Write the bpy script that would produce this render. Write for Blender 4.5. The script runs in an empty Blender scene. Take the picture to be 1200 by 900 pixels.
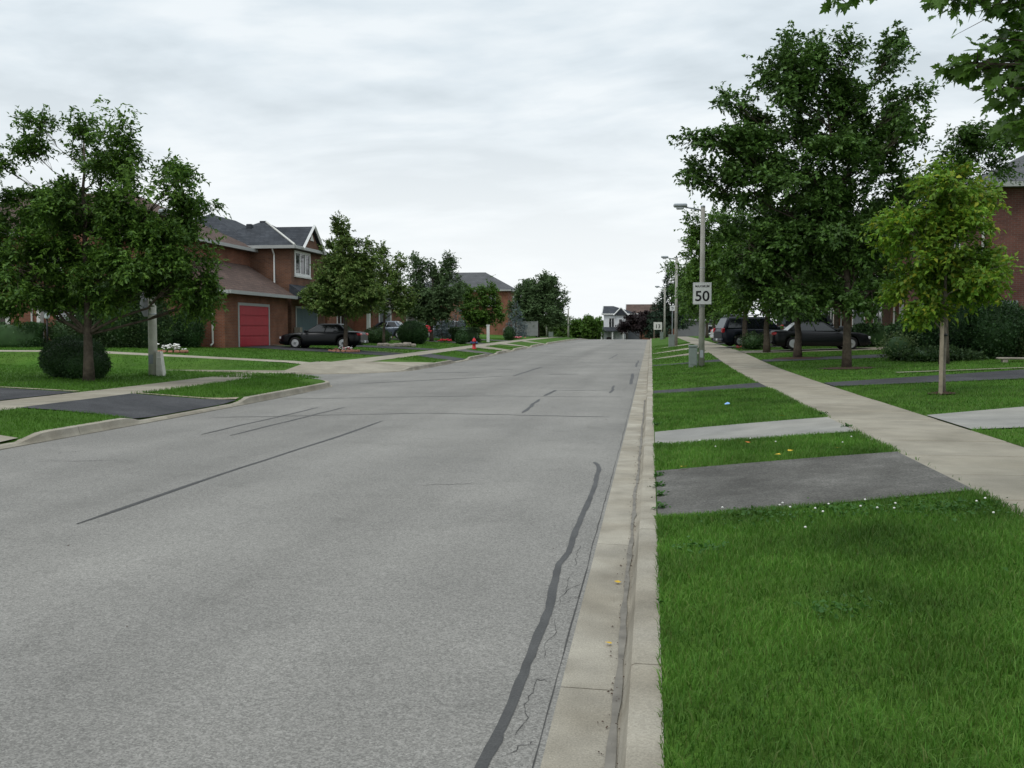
import bpy, math, random
import numpy as np
from math import sin, cos, pi, radians, atan2, sqrt
from mathutils import Vector, Matrix

S = bpy.context.scene
random.seed(7)
RNG = np.random.default_rng(11)

# ------------------------------------------------------------------ camera
cam_d = bpy.data.cameras.new('camera')
cam_d.sensor_width = 36.0
cam_d.lens = 34.5
cam_d.clip_start = 0.05
cam_d.clip_end = 6000
cam = bpy.data.objects.new('camera', cam_d)
S.collection.objects.link(cam)
cam.location = (0, 0, 1.7)
cam.rotation_euler = (radians(90 - 3.086), 0, radians(8.056))
S.camera = cam

# ------------------------------------------------------------------ light
SUN_EL, SUN_AZ = radians(56), radians(-150)      # azimuth from +Y towards +X
W = bpy.data.worlds.new('World')
S.world = W
W.use_nodes = True
nt = W.node_tree
for n in list(nt.nodes):
    nt.nodes.remove(n)
def wn(t, **k):
    n = nt.nodes.new(t)
    for a, b in k.items():
        setattr(n, a, b)
    return n
def wl(a, b):
    nt.links.new(a, b)
def wmath(op, a, b=None, clamp=False):
    n = wn('ShaderNodeMath', operation=op, use_clamp=clamp)
    for i, v in enumerate((a, b)):
        if v is None:
            continue
        if isinstance(v, (int, float)):
            n.inputs[i].default_value = v
        else:
            wl(v, n.inputs[i])
    return n.outputs[0]
sky = wn('ShaderNodeTexSky', sky_type='NISHITA', sun_disc=False)
sky.sun_elevation = SUN_EL
sky.sun_rotation = SUN_AZ
sky.air_density = 1.2
sky.dust_density = 3.0
tc = wn('ShaderNodeTexCoord')
sep = wn('ShaderNodeSeparateXYZ')
wl(tc.outputs['Generated'], sep.inputs[0])
zc = wmath('MAXIMUM', sep.outputs[2], 0.0)
den = wmath('ADD', zc, 0.16)
comb = wn('ShaderNodeCombineXYZ')
wl(wmath('DIVIDE', sep.outputs[0], den), comb.inputs[0])
wl(wmath('DIVIDE', sep.outputs[1], den), comb.inputs[1])
mp = wn('ShaderNodeMapping')
mp.inputs['Rotation'].default_value = (0, 0, radians(16))
mp.inputs['Scale'].default_value = (0.95, 1.3, 1.0)
mp.inputs['Location'].default_value = (3.1, 1.7, 0)
wl(comb.outputs[0], mp.inputs[0])
n1 = wn('ShaderNodeTexNoise')
n1.inputs['Scale'].default_value = 1.15
n1.inputs['Detail'].default_value = 7
n1.inputs['Roughness'].default_value = 0.52
n1.inputs['Distortion'].default_value = 0.5
wl(mp.outputs[0], n1.inputs['Vector'])
n2 = wn('ShaderNodeTexNoise')
n2.inputs['Scale'].default_value = 3.6
n2.inputs['Detail'].default_value = 5
n2.inputs['Roughness'].default_value = 0.5
wl(mp.outputs[0], n2.inputs['Vector'])
nmix = wmath('ADD', wmath('MULTIPLY', n1.outputs[0], 0.72), wmath('MULTIPLY', n2.outputs[0], 0.28))
ramp = wn('ShaderNodeValToRGB')
e = ramp.color_ramp.elements
e[0].position = 0.41
e[0].color = (0.50, 0.565, 0.61, 1)
e[1].position = 0.58
e[1].color = (0.715, 0.762, 0.79, 1)
m_ = e.new(0.5)
m_.color = (0.605, 0.67, 0.715, 1)
wl(nmix, ramp.inputs[0])
# the cloud layer thins to bright white towards the horizon
hz = wn('ShaderNodeMapRange', interpolation_type='SMOOTHSTEP')
hz.inputs['From Min'].default_value = 0.02
hz.inputs['From Max'].default_value = 0.30
hz.inputs['To Min'].default_value = 0.9
hz.inputs['To Max'].default_value = 0.0
wl(zc, hz.inputs[0])
hm = wn('ShaderNodeMix', data_type='RGBA')
wl(hz.outputs[0], hm.inputs[0])
wl(ramp.outputs[0], hm.inputs[6])
hm.inputs[7].default_value = (0.80, 0.825, 0.835, 1)
# an overcast dome is brighter overhead than near the horizon
zen = wn('ShaderNodeMapRange', interpolation_type='SMOOTHSTEP')
zen.inputs['From Min'].default_value = 0.38
zen.inputs['From Max'].default_value = 0.9
zen.inputs['To Min'].default_value = 10.0
zen.inputs['To Max'].default_value = 14.5
wl(zc, zen.inputs[0])
vm = wn('ShaderNodeVectorMath', operation='SCALE')
wl(hm.outputs[2], vm.inputs[0])
wl(zen.outputs[0], vm.inputs['Scale'])
cm = wn('ShaderNodeMix', data_type='RGBA')
cm.inputs[0].default_value = 0.96
wl(sky.outputs[0], cm.inputs[6])
wl(vm.outputs[0], cm.inputs[7])
bg = wn('ShaderNodeBackground')
bg.inputs['Strength'].default_value = 0.1
wl(cm.outputs[2], bg.inputs[0])
wo = wn('ShaderNodeOutputWorld')
wl(bg.outputs[0], wo.inputs[0])

sun_d = bpy.data.lights.new('sun', 'SUN')
sun_d.energy = 0.9
sun_d.angle = radians(25)
sun_d.color = (1.0, 0.97, 0.93)
sun = bpy.data.objects.new('sun', sun_d)
S.collection.objects.link(sun)
sd = Vector((sin(SUN_AZ) * cos(SUN_EL), cos(SUN_AZ) * cos(SUN_EL), sin(SUN_EL)))
sun.rotation_euler = (-sd).to_track_quat('-Z', 'Y').to_euler()
S.view_settings.view_transform = 'Standard'
S.view_settings.look = 'None'
S.view_settings.exposure = 0.32
S.view_settings.gamma = 1.0

# ------------------------------------------------------------------ ground heights
def itp(pts):
    xs = [a for a, b in pts]
    X = np.linspace(xs[0], xs[-1], 2000)
    Y = np.interp(X, xs, [b for a, b in pts])
    k = np.hanning(61)
    k /= k.sum()
    Yp = np.concatenate([np.full(30, Y[0]), Y, np.full(30, Y[-1])])
    Y = np.convolve(Yp, k, 'valid')
    return lambda v: np.interp(v, X, Y)
zr = itp([(-20, 0), (20, 0), (28, .06), (38, .15), (50, .21), (70, .37), (86, .5), (110, .6), (130, .62), (148, .35), (160, -.2), (175, -.7), (220, -1.6), (400, -6)])
zs = itp([(-20, .3), (12, .31), (26, .34), (36, .41), (46, .61), (54, .73), (75, .88), (103, 1.0), (130, 1.02), (148, .75), (160, .2), (175, -.3), (220, -1.2), (400, -5.6)])
R_DROPS = [(8.75, 11.45), (14.1, 15.8), (24.6, 26.3), (40.3, 42), (48.6, 51.4), (57, 60), (67, 70)]
L_DROPS = [(9.5, 13.5), (17.1, 21.4), (46.5, 50), (56.5, 59.5), (63.5, 67), (74, 77), (86, 89)]
def dipf(y, spans, ramp=.5):
    f = np.zeros_like(y)
    for a, b in spans:
        f = np.maximum(f, np.clip(np.minimum(y - a, b - y) / ramp + 1, 0, 1))
    return f
def G(x, y):
    x, y = np.broadcast_arrays(np.asarray(x, float), np.asarray(y, float))
    r = zr(y)
    s = zs(y)
    t = np.clip((x - .05) / 2.75, 0, 1)
    right = np.where(x < 2.8, (r + .13) * (1 - t) + s * t, s + .03 * np.clip(np.minimum(x, 13) - 4.45, 0, None))
    t = np.clip((-9.45 - x) / 1.95, 0, 1)
    sl = .025 + .02 * np.clip((y - 30) / 6, 0, 1)
    left = np.where(x > -11.4, r + .13 + .17 * t, r + .3 + sl * np.clip(np.minimum(-x, 23) - 12.9, 0, None))
    right = right - .10 * dipf(y, R_DROPS) * np.clip(1 - (x - .05) / 2.7, 0, 1)
    # beyond the side street the ground falls to its far kerb, with a ramp at the corner
    cut = np.clip((y - 34.6) / 2.2, 0, 1)
    low = r + .13
    left = np.where(y > 32, low + (left - low) * cut, left)
    ax, ay = x + 13.37, y - 38.5
    rad = np.sqrt(ax * ax + ay * ay) + 1e-6
    inq = (ax > 0) & (ay < 0) & (y > 32)
    left = np.where(inq, np.minimum(left, low + .16 * np.clip((3.87 - rad) / 2.5, 0, 1)) - .10 * np.clip(-3 * ax * ay / (rad * rad), 0, 1) * np.clip(1 - (3.87 - rad) / 1.3, 0, 1), left)
    left = left - .10 * dipf(y, L_DROPS) * np.clip(1 - (-9.45 - x) / 1.9, 0, 1)
    return np.where(x >= .05, right, np.where(x <= -9.45, left, r))
def g(x, y):
    return float(G(x, y))

# ------------------------------------------------------------------ materials
def mat(name, col, rough=.8, var=.18, scale=4.0, col2=None, fac2=.5, scale2=.6, bump=0.0, bscale=60.0, spec=.3, metal=0.0, coord='obj', speck=0.0, sscale=200.0, coat=0.0, piece=0.0):
    m = bpy.data.materials.new(name)
    m.use_nodes = True
    t = m.node_tree
    b = t.nodes['Principled BSDF']
    b.inputs['Roughness'].default_value = rough
    b.inputs['Specular IOR Level'].default_value = spec
    b.inputs['Metallic'].default_value = metal
    b.inputs['Coat Weight'].default_value = coat
    if coord == 'pos':
        v = t.nodes.new('ShaderNodeNewGeometry').outputs['Position']
    else:
        v = t.nodes.new('ShaderNodeTexCoord').outputs['Object']
    def noise(sc, det=4, ro=.55):
        n = t.nodes.new('ShaderNodeTexNoise')
        n.inputs['Scale'].default_value = sc
        n.inputs['Detail'].default_value = det
        n.inputs['Roughness'].default_value = ro
        t.links.new(v, n.inputs['Vector'])
        return n.outputs[0]
    def mixrgb(f, a, bb, blend='MIX'):
        n = t.nodes.new('ShaderNodeMix')
        n.data_type = 'RGBA'
        n.blend_type = blend
        for i, q in ((0, f), (6, a), (7, bb)):
            if isinstance(q, (int, float)):
                n.inputs[i].default_value = q
            elif isinstance(q, tuple):
                n.inputs[i].default_value = (*q, 1) if len(q) == 3 else q
            else:
                t.links.new(q, n.inputs[i])
        return n.outputs[2]
    def rng(x, a, b_, c, d):
        n = t.nodes.new('ShaderNodeMapRange')
        n.inputs[1].default_value = a
        n.inputs[2].default_value = b_
        n.inputs[3].default_value = c
        n.inputs[4].default_value = d
        t.links.new(x, n.inputs[0])
        return n.outputs[0]
    def val2col(x):
        n = t.nodes.new('ShaderNodeCombineColor')
        for i in range(3):
            t.links.new(x, n.inputs[i])
        return n.outputs[0]
    c = tuple(col)
    if col2 is not None:
        c = mixrgb(rng(noise(scale2, 5), .38, .62, 0, fac2), c, tuple(col2))
    if var:
        c = mixrgb(1.0, c, val2col(rng(noise(scale, 5), .3, .7, 1 - var, 1 + var)), 'MULTIPLY')
    if piece:           # slabs poured at different times differ a little
        oi = t.nodes.new('ShaderNodeObjectInfo')
        c = mixrgb(1.0, c, val2col(rng(oi.outputs['Random'], 0, 1, 1 - piece, 1 + piece)), 'MULTIPLY')
    if speck > .5:      # exposed aggregate: every stone its own tone, in two sizes
        for sc, am in ((sscale, speck * .62), (sscale * .45, speck * .24)):
            vo = t.nodes.new('ShaderNodeTexVoronoi')
            vo.inputs['Scale'].default_value = sc
            t.links.new(v, vo.inputs['Vector'])
            sc_ = t.nodes.new('ShaderNodeSeparateColor')
            t.links.new(vo.outputs['Color'], sc_.inputs[0])
            c = mixrgb(1.0, c, val2col(rng(sc_.outputs[0], 0, 1, 1 - am, 1 + am)), 'MULTIPLY')
        c = mixrgb(1.0, c, val2col(rng(noise(1.7, 6, .65), .30, .44, .88, 1.0)), 'MULTIPLY')
        # long wheel-worn lanes along the street
        mpn = t.nodes.new('ShaderNodeMapping')
        mpn.inputs['Scale'].default_value = (.62, .018, 1)
        t.links.new(v, mpn.inputs[0])
        ln_ = t.nodes.new('ShaderNodeTexNoise')
        ln_.inputs['Scale'].default_value = 1.0
        ln_.inputs['Detail'].default_value = 3
        t.links.new(mpn.outputs[0], ln_.inputs['Vector'])
        c = mixrgb(1.0, c, val2col(rng(ln_.outputs[0], .34, .66, .88, 1.12)), 'MULTIPLY')
    elif speck:
        c = mixrgb(1.0, c, val2col(rng(noise(sscale, 2, .7), .3, .7, 1 - speck, 1 + speck)), 'MULTIPLY')
    if isinstance(c, tuple):
        b.inputs['Base Color'].default_value = (*c, 1)
    else:
        t.links.new(c, b.inputs['Base Color'])
    if bump:
        bn = t.nodes.new('ShaderNodeBump')
        bn.inputs['Strength'].default_value = bump
        bn.inputs['Distance'].default_value = .02
        t.links.new(noise(bscale, 4), bn.inputs['Height'])
        t.links.new(bn.outputs[0], b.inputs['Normal'])
    m['bits'] = 0
    return m

def course_mat(name, c1, c2, mortar, bw, bh, ms, rough=.85, var=.25, axes='wall', bump=.4):
    """coursed masonry or shingles, laid out along the wall and up the height"""
    m = bpy.data.materials.new(name)
    m.use_nodes = True
    t = m.node_tree
    b = t.nodes['Principled BSDF']
    b.inputs['Roughness'].default_value = rough
    b.inputs['Specular IOR Level'].default_value = .2
    tcx = t.nodes.new('ShaderNodeTexCoord')
    sp = t.nodes.new('ShaderNodeSeparateXYZ')
    t.links.new(tcx.outputs['Object'], sp.inputs[0])
    ad = t.nodes.new('ShaderNodeMath')
    t.links.new(sp.outputs[0], ad.inputs[0])
    t.links.new(sp.outputs[1], ad.inputs[1])
    cb = t.nodes.new('ShaderNodeCombineXYZ')
    t.links.new(ad.outputs[0], cb.inputs[0])
    t.links.new(sp.outputs[2], cb.inputs[1])
    br = t.nodes.new('ShaderNodeTexBrick')
    br.inputs['Color1'].default_value = (*c1, 1)
    br.inputs['Color2'].default_value = (*c2, 1)
    br.inputs['Mortar'].default_value = (*mortar, 1)
    br.inputs['Scale'].default_value = 1.0
    br.inputs['Mortar Size'].default_value = ms
    br.inputs['Mortar Smooth'].default_value = .3
    br.inputs['Brick Width'].default_value = bw
    br.inputs['Row Height'].default_value = bh
    t.links.new(cb.outputs[0], br.inputs['Vector'])
    no = t.nodes.new('ShaderNodeTexNoise')
    no.inputs['Scale'].default_value = 1.3
    no.inputs['Detail'].default_value = 6
    t.links.new(tcx.outputs['Object'], no.inputs['Vector'])
    mr = t.nodes.new('ShaderNodeMapRange')
    mr.inputs[1].default_value = .3
    mr.inputs[2].default_value = .7
    mr.inputs[3].default_value = 1 - var
    mr.inputs[4].default_value = 1 + var
    t.links.new(no.outputs[0], mr.inputs[0])
    mx = t.nodes.new('ShaderNodeVectorMath')
    mx.operation = 'SCALE'
    t.links.new(br.outputs[0], mx.inputs[0])
    t.links.new(mr.outputs[0], mx.inputs['Scale'])
    t.links.new(mx.outputs[0], b.inputs['Base Color'])
    bn = t.nodes.new('ShaderNodeBump')
    bn.inputs['Strength'].default_value = bump
    bn.inputs['Distance'].default_value = .01
    t.links.new(br.outputs[1], bn.inputs['Height'])
    bn.invert = True
    t.links.new(bn.outputs[0], b.inputs['Normal'])
    return m

def leaf_mat(name, cols, trans=.3, rough=.55, clump=.35, cscale=1.1, spec=.25):
    """every leaf takes its own hue; clumps of shoots differ slightly in age"""
    m = bpy.data.materials.new(name)
    m.use_nodes = True
    t = m.node_tree
    b = t.nodes['Principled BSDF']
    b.inputs['Roughness'].default_value = rough
    b.inputs['Specular IOR Level'].default_value = spec
    ge = t.nodes.new('ShaderNodeNewGeometry')
    rp = t.nodes.new('ShaderNodeValToRGB')
    el = rp.color_ramp.elements
    while len(el) < len(cols):
        el.new(.5)
    for i, c in enumerate(cols):
        el[i].position = i / max(1, len(cols) - 1)
        el[i].color = (*c, 1)
    t.links.new(ge.outputs['Random Per Island'], rp.inputs[0])
    no = t.nodes.new('ShaderNodeTexNoise')
    no.inputs['Scale'].default_value = cscale
    no.inputs['Detail'].default_value = 3
    t.links.new(ge.outputs['Position'], no.inputs['Vector'])
    mr = t.nodes.new('ShaderNodeMapRange')
    mr.inputs[1].default_value = .3
    mr.inputs[2].default_value = .7
    mr.inputs[3].default_value = 1 - clump
    mr.inputs[4].default_value = 1 + clump
    t.links.new(no.outputs[0], mr.inputs[0])
    sc = t.nodes.new('ShaderNodeVectorMath')
    sc.operation = 'SCALE'
    t.links.new(rp.outputs[0], sc.inputs[0])
    t.links.new(mr.outputs[0], sc.inputs['Scale'])
    t.links.new(sc.outputs[0], b.inputs['Base Color'])
    tr = t.nodes.new('ShaderNodeBsdfTranslucent')
    t.links.new(sc.outputs[0], tr.inputs[0])
    ms = t.nodes.new('ShaderNodeMixShader')
    ms.inputs[0].default_value = trans
    t.links.new(b.outputs[0], ms.inputs[1])
    t.links.new(tr.outputs[0], ms.inputs[2])
    t.links.new(ms.outputs[0], t.nodes['Material Output'].inputs[0])
    return m

M = {}
M['asphalt'] = mat('asphalt', (.228, .219, .200), .9, .08, .5, (.193, .186, .171), .8, .22, .3, 100, .2, 0, 'pos', .505, 125)
M['asphalt_dark'] = mat('asphalt_dark', (.045, .046, .049), .85, .18, 2.0, (.072, .072, .075), .7, .7, .3, 110, .2, 0, 'pos', .51, 90)
M['asphalt_grey'] = mat('asphalt_grey', (.092, .088, .079), .9, .24, 2.2, (.135, .130, .118), .9, .9, .3, 110, .2, 0, 'pos', .51, 90)
M['sealant'] = mat('sealant', (.056, .055, .053), .6, .25, 3, None, .5, .6, .2, 60, .3, 0, 'pos', .2, 90)
M['hairline'] = mat('hairline', (.06, .058, .055), .9, .2, 5, coord='pos')
M['concrete'] = mat('concrete', (.305, .278, .222), .9, .16, 1.8, (.25, .224, .172), .8, .5, .25, 90, .2, 0, 'pos', .16, 130, piece=.10)
M['kerb'] = mat('kerb', (.34, .312, .256), .9, .18, 2.6, (.25, .222, .172), .8, 1.1, .25, 70, .2, 0, 'pos', .2, 110, piece=.08)
M['gutter_silt'] = mat('gutter_silt', (.185, .172, .148), .95, .3, 6, coord='pos')
M['concrete_light'] = mat('concrete_light', (.29, .28, .25), .9, .14, 1.8, (.22, .217, .205), .7, .5, .2, 90, .2, 0, 'pos', .15, 120)
M['paver_edge'] = mat('paver_edge', (.30, .25, .19), .9, .2, 3, coord='pos')
M['soil_grass'] = mat('soil_grass', (.046, .112, .013), .95, .25, 1.3, (.07, .13, .02), .7, .25, .6, 60, .1, 0, 'pos', .35, 60)
M['ground'] = mat('ground', (.04, .08, .02), .95, .25, .05, None, coord='pos')
M['mulch'] = mat('mulch', (.055, .03, .02), .95, .4, 20, coord='pos', bump=.6, bscale=40)
M['blade'] = leaf_mat('blade', [(0.045, 0.130, 0.013), (0.067, 0.177, 0.018), (0.085, 0.200, 0.024), (0.119, 0.220, 0.040), (0.056, 0.156, 0.015), (0.131, 0.177, 0.045)], .3, .6, .42, 1.1, .2)
M['blade_left'] = leaf_mat('blade_left', [(0.050, 0.135, 0.013), (0.079, 0.182, 0.018), (0.060, 0.155, 0.015)], .25, .6, .25, .8, .2)
M['clover'] = leaf_mat('clover', [(0.032, 0.101, 0.015), (0.048, 0.128, 0.020)], .2, .6, .2)
M['petal'] = mat('petal', (.75, .74, .70), .7, .1, 30)
M['petal_red'] = mat('petal_red', (.55, .03, .05), .7, .2, 30)
M['petal_pink'] = mat('petal_pink', (.62, .16, .20), .7, .2, 30)
M['bark'] = mat('bark', (.105, .085, .065), .95, .35, 9, (.06, .05, .04), .7, 3, .8, 24, .1)
M['bark_pale'] = mat('bark_pale', (.21, .185, .155), .95, .25, 9, (.15, .13, .11), .7, 3, .6, 24, .1)
M['stake'] = mat('stake', (.30, .25, .19), .9, .2, 8)
M['leaf_left'] = leaf_mat('leaf_left', [(0.043, 0.099, 0.017), (0.063, 0.134, 0.022), (0.089, 0.174, 0.025), (0.131, 0.237, 0.031)], .3, .5)
M['leaf_new'] = leaf_mat('leaf_new', [(.10, .20, .03), (.14, .24, .04)], .4, .5)
M['leaf_maple'] = leaf_mat('leaf_maple', [(0.047, 0.108, 0.023), (0.074, 0.147, 0.032), (0.100, 0.188, 0.036), (0.061, 0.129, 0.019)], .25, .45, spec=.35)
M['leaf_light'] = leaf_mat('leaf_light', [(0.095, 0.206, 0.022), (0.146, 0.284, 0.028), (0.206, 0.326, 0.031), (0.077, 0.172, 0.022), (0.326, 0.343, 0.031)], .38, .5)
M['leaf_mid'] = leaf_mat('leaf_mid', [(0.055, 0.120, 0.019), (0.082, 0.165, 0.024), (0.110, 0.203, 0.027)], .32, .5)
M['leaf_row'] = leaf_mat('leaf_row', [(0.056, 0.121, 0.026), (0.085, 0.171, 0.033), (0.110, 0.201, 0.036)], .28, .5)
M['leaf_linden'] = leaf_mat('leaf_linden', [(0.061, 0.117, 0.026), (0.095, 0.166, 0.036), (0.145, 0.216, 0.052), (0.206, 0.262, 0.075)], .3, .5)
M['leaf_far'] = leaf_mat('leaf_far', [(0.063, 0.109, 0.042), (0.095, 0.155, 0.056), (0.081, 0.131, 0.053)], .25, .6)
M['leaf_bright'] = leaf_mat('leaf_bright', [(.075, .12, .04), (.10, .15, .05), (.125, .17, .06)], .3, .6)
M['leaf_purple'] = leaf_mat('leaf_purple', [(0.025, 0.017, 0.018), (0.038, 0.023, 0.024), (0.020, 0.015, 0.015)], .15, .5)
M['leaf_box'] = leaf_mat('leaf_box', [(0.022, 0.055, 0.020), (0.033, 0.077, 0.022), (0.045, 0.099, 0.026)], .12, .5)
M['leaf_shrub'] = leaf_mat('leaf_shrub', [(0.027, 0.054, 0.018), (0.045, 0.083, 0.027), (0.060, 0.105, 0.030)], .2, .6)
M['leaf_pale'] = leaf_mat('leaf_pale', [(.10, .15, .05), (.14, .19, .08), (.07, .12, .03)], .3, .6)
M['needle_blue'] = leaf_mat('needle_blue', [(0.086, 0.121, 0.127), (0.127, 0.172, 0.184), (0.172, 0.218, 0.230)], .1, .7)
M['needle'] = leaf_mat('needle', [(0.027, 0.054, 0.033), (0.045, 0.078, 0.045)], .1, .7)
M['leaf_near'] = leaf_mat('leaf_near', [(0.061, 0.142, 0.020), (0.095, 0.191, 0.024), (0.077, 0.165, 0.033)], .45, .4, .3, 3.0, .4)
M['leaf_yellow'] = mat('leaf_yellow', (.62, .40, .03), .7, .2, 20)
M['leaf_orange'] = mat('leaf_orange', (.55, .16, .03), .7, .2, 20)
M['brick'] = course_mat('brick', (.215, .080, .042), (.165, .060, .034), (.17, .12, .095), .23, .075, .010)
M['brick_brown'] = course_mat('brick_brown', (.165, .075, .042), (.115, .054, .033), (.14, .105, .085), .23, .075, .010)
M['brick_orange'] = course_mat('brick_orange', (.27, .10, .055), (.22, .08, .045), (.2, .14, .11), .23, .075, .010)
M['brick_plum'] = course_mat('brick_plum', (.155, .062, .048), (.115, .048, .040), (.14, .105, .09), .23, .075, .010)
M['siding'] = course_mat('siding', (.72, .73, .74), (.72, .73, .74), (.45, .46, .47), 40, .14, .012, .6, .05)
M['siding_grey'] = course_mat('siding_grey', (.17, .175, .175), (.17, .175, .175), (.11, .11, .11), 40, .14, .012, .6, .08)
M['shingle_brown'] = course_mat('shingle_brown', (.118, .078, .064), (.092, .062, .052), (.055, .04, .034), .30, .12, .010, .9, .18)
M['shingle_slate'] = course_mat('shingle_slate', (.040, .045, .053), (.058, .063, .072), (.022, .025, .03), .30, .12, .010, .9, .22)
M['shingle_grey'] = course_mat('shingle_grey', (.085, .088, .092), (.105, .108, .112), (.05, .05, .055), .30, .12, .010, .9, .15)
M['shingle_tan'] = course_mat('shingle_tan', (.19, .16, .13), (.155, .13, .105), (.09, .075, .06), .30, .12, .010, .9, .15)
M['white'] = mat('white', (.74, .74, .72), .5, .05, 2)
M['offwhite'] = mat('offwhite', (.55, .55, .51), .55, .08, 2)
M['fascia'] = mat('fascia', (.36, .37, .36), .5, .06, 2)
M['soffit'] = mat('soffit', (.14, .12, .11), .7, .06, 2)
M['red_door'] = mat('red_door', (.40, .028, .042), .5, .07, 2)
M['teal_door'] = mat('teal_door', (.070, .115, .125), .5, .08, 2)
M['grey_door'] = mat('grey_door', (.13, .14, .15), .5, .08, 2)
M['dark_door'] = mat('dark_door', (.06, .045, .04), .5, .08, 2)
M['glass'] = mat('glass', (.018, .022, .026), .06, 0, spec=.8)
M['blind'] = mat('blind', (.42, .43, .43), .5, .05, 2)
M['pole'] = mat('pole', (.36, .355, .32), .85, .14, 5, (.28, .27, .23), .7, 1.5, .3, 60, .2, speck=.15, sscale=90)
M['pole_pale'] = mat('pole_pale', (.60, .59, .54), .85, .12, 5, (.46, .44, .38), .7, 1.5, .3, 60, .2, speck=.12, sscale=90)
M['galv'] = mat('galv', (.33, .36, .38), .45, .08, 6, metal=.5)
M['lens'] = mat('lens', (.50, .53, .55), .3, .03)
M['utility_green'] = mat('utility_green', (.19, .225, .205), .6, .10, 4)
M['sign_white'] = mat('sign_white', (.62, .63, .62), .45, .04, 6)
M['sign_black'] = mat('sign_black', (.012, .012, .013), .5, 0)
M['sign_back'] = mat('sign_back', (.26, .27, .27), .45, .06, 6, metal=.3)
M['sign_red'] = mat('sign_red', (.45, .02, .02), .45, .04, 6)
M['hydrant_red'] = mat('hydrant_red', (.50, .025, .03), .45, .1, 20)
M['hydrant_cap'] = mat('hydrant_cap', (.05, .09, .20), .45, .1, 20)
M['black_metal'] = mat('black_metal', (.015, .015, .016), .45, .1, 20)
M['paint_black'] = mat('paint_black', (.004, .005, .006), .33, 0, spec=.32)
M['paint_navy'] = mat('paint_navy', (.007, .010, .020), .33, 0, spec=.32)
M['paint_steel'] = mat('paint_steel', (.105, .13, .165), .28, 0, spec=.5, metal=.3, coat=.3)
M['paint_grey'] = mat('paint_grey', (.10, .115, .13), .3, 0, spec=.5, metal=.3, coat=.3)
M['paint_white'] = mat('paint_white', (.55, .56, .57), .3, 0, spec=.5, coat=.3)
M['car_glass'] = mat('car_glass', (.012, .015, .017), .08, 0, spec=.7)
M['tyre'] = mat('tyre', (.014, .014, .014), .85, .1, 20)
M['rim'] = mat('rim', (.50, .51, .52), .35, .05, 20, metal=.6)
M['chassis'] = mat('chassis', (.01, .01, .01), .9, 0)
M['lamp_red'] = mat('lamp_red', (.50, .02, .03), .2, .05, 20, spec=.6)
M['lamp_clear'] = mat('lamp_clear', (.5, .51, .52), .15, .05, 20, spec=.6)
M['plate'] = mat('plate', (.62, .63, .66), .5, .05, 20)
M['fence'] = mat('fence', (.22, .225, .22), .85, .12, 3)
M['litter_blue'] = mat('litter_blue', (.25, .45, .80), .5, .1, 10)
M['stone'] = mat('stone', (.27, .24, .20), .95, .3, 4, bump=.4, bscale=14)
M['stone_pink'] = mat('stone_pink', (.36, .17, .12), .95, .3, 4, bump=.4, bscale=14)

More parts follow.
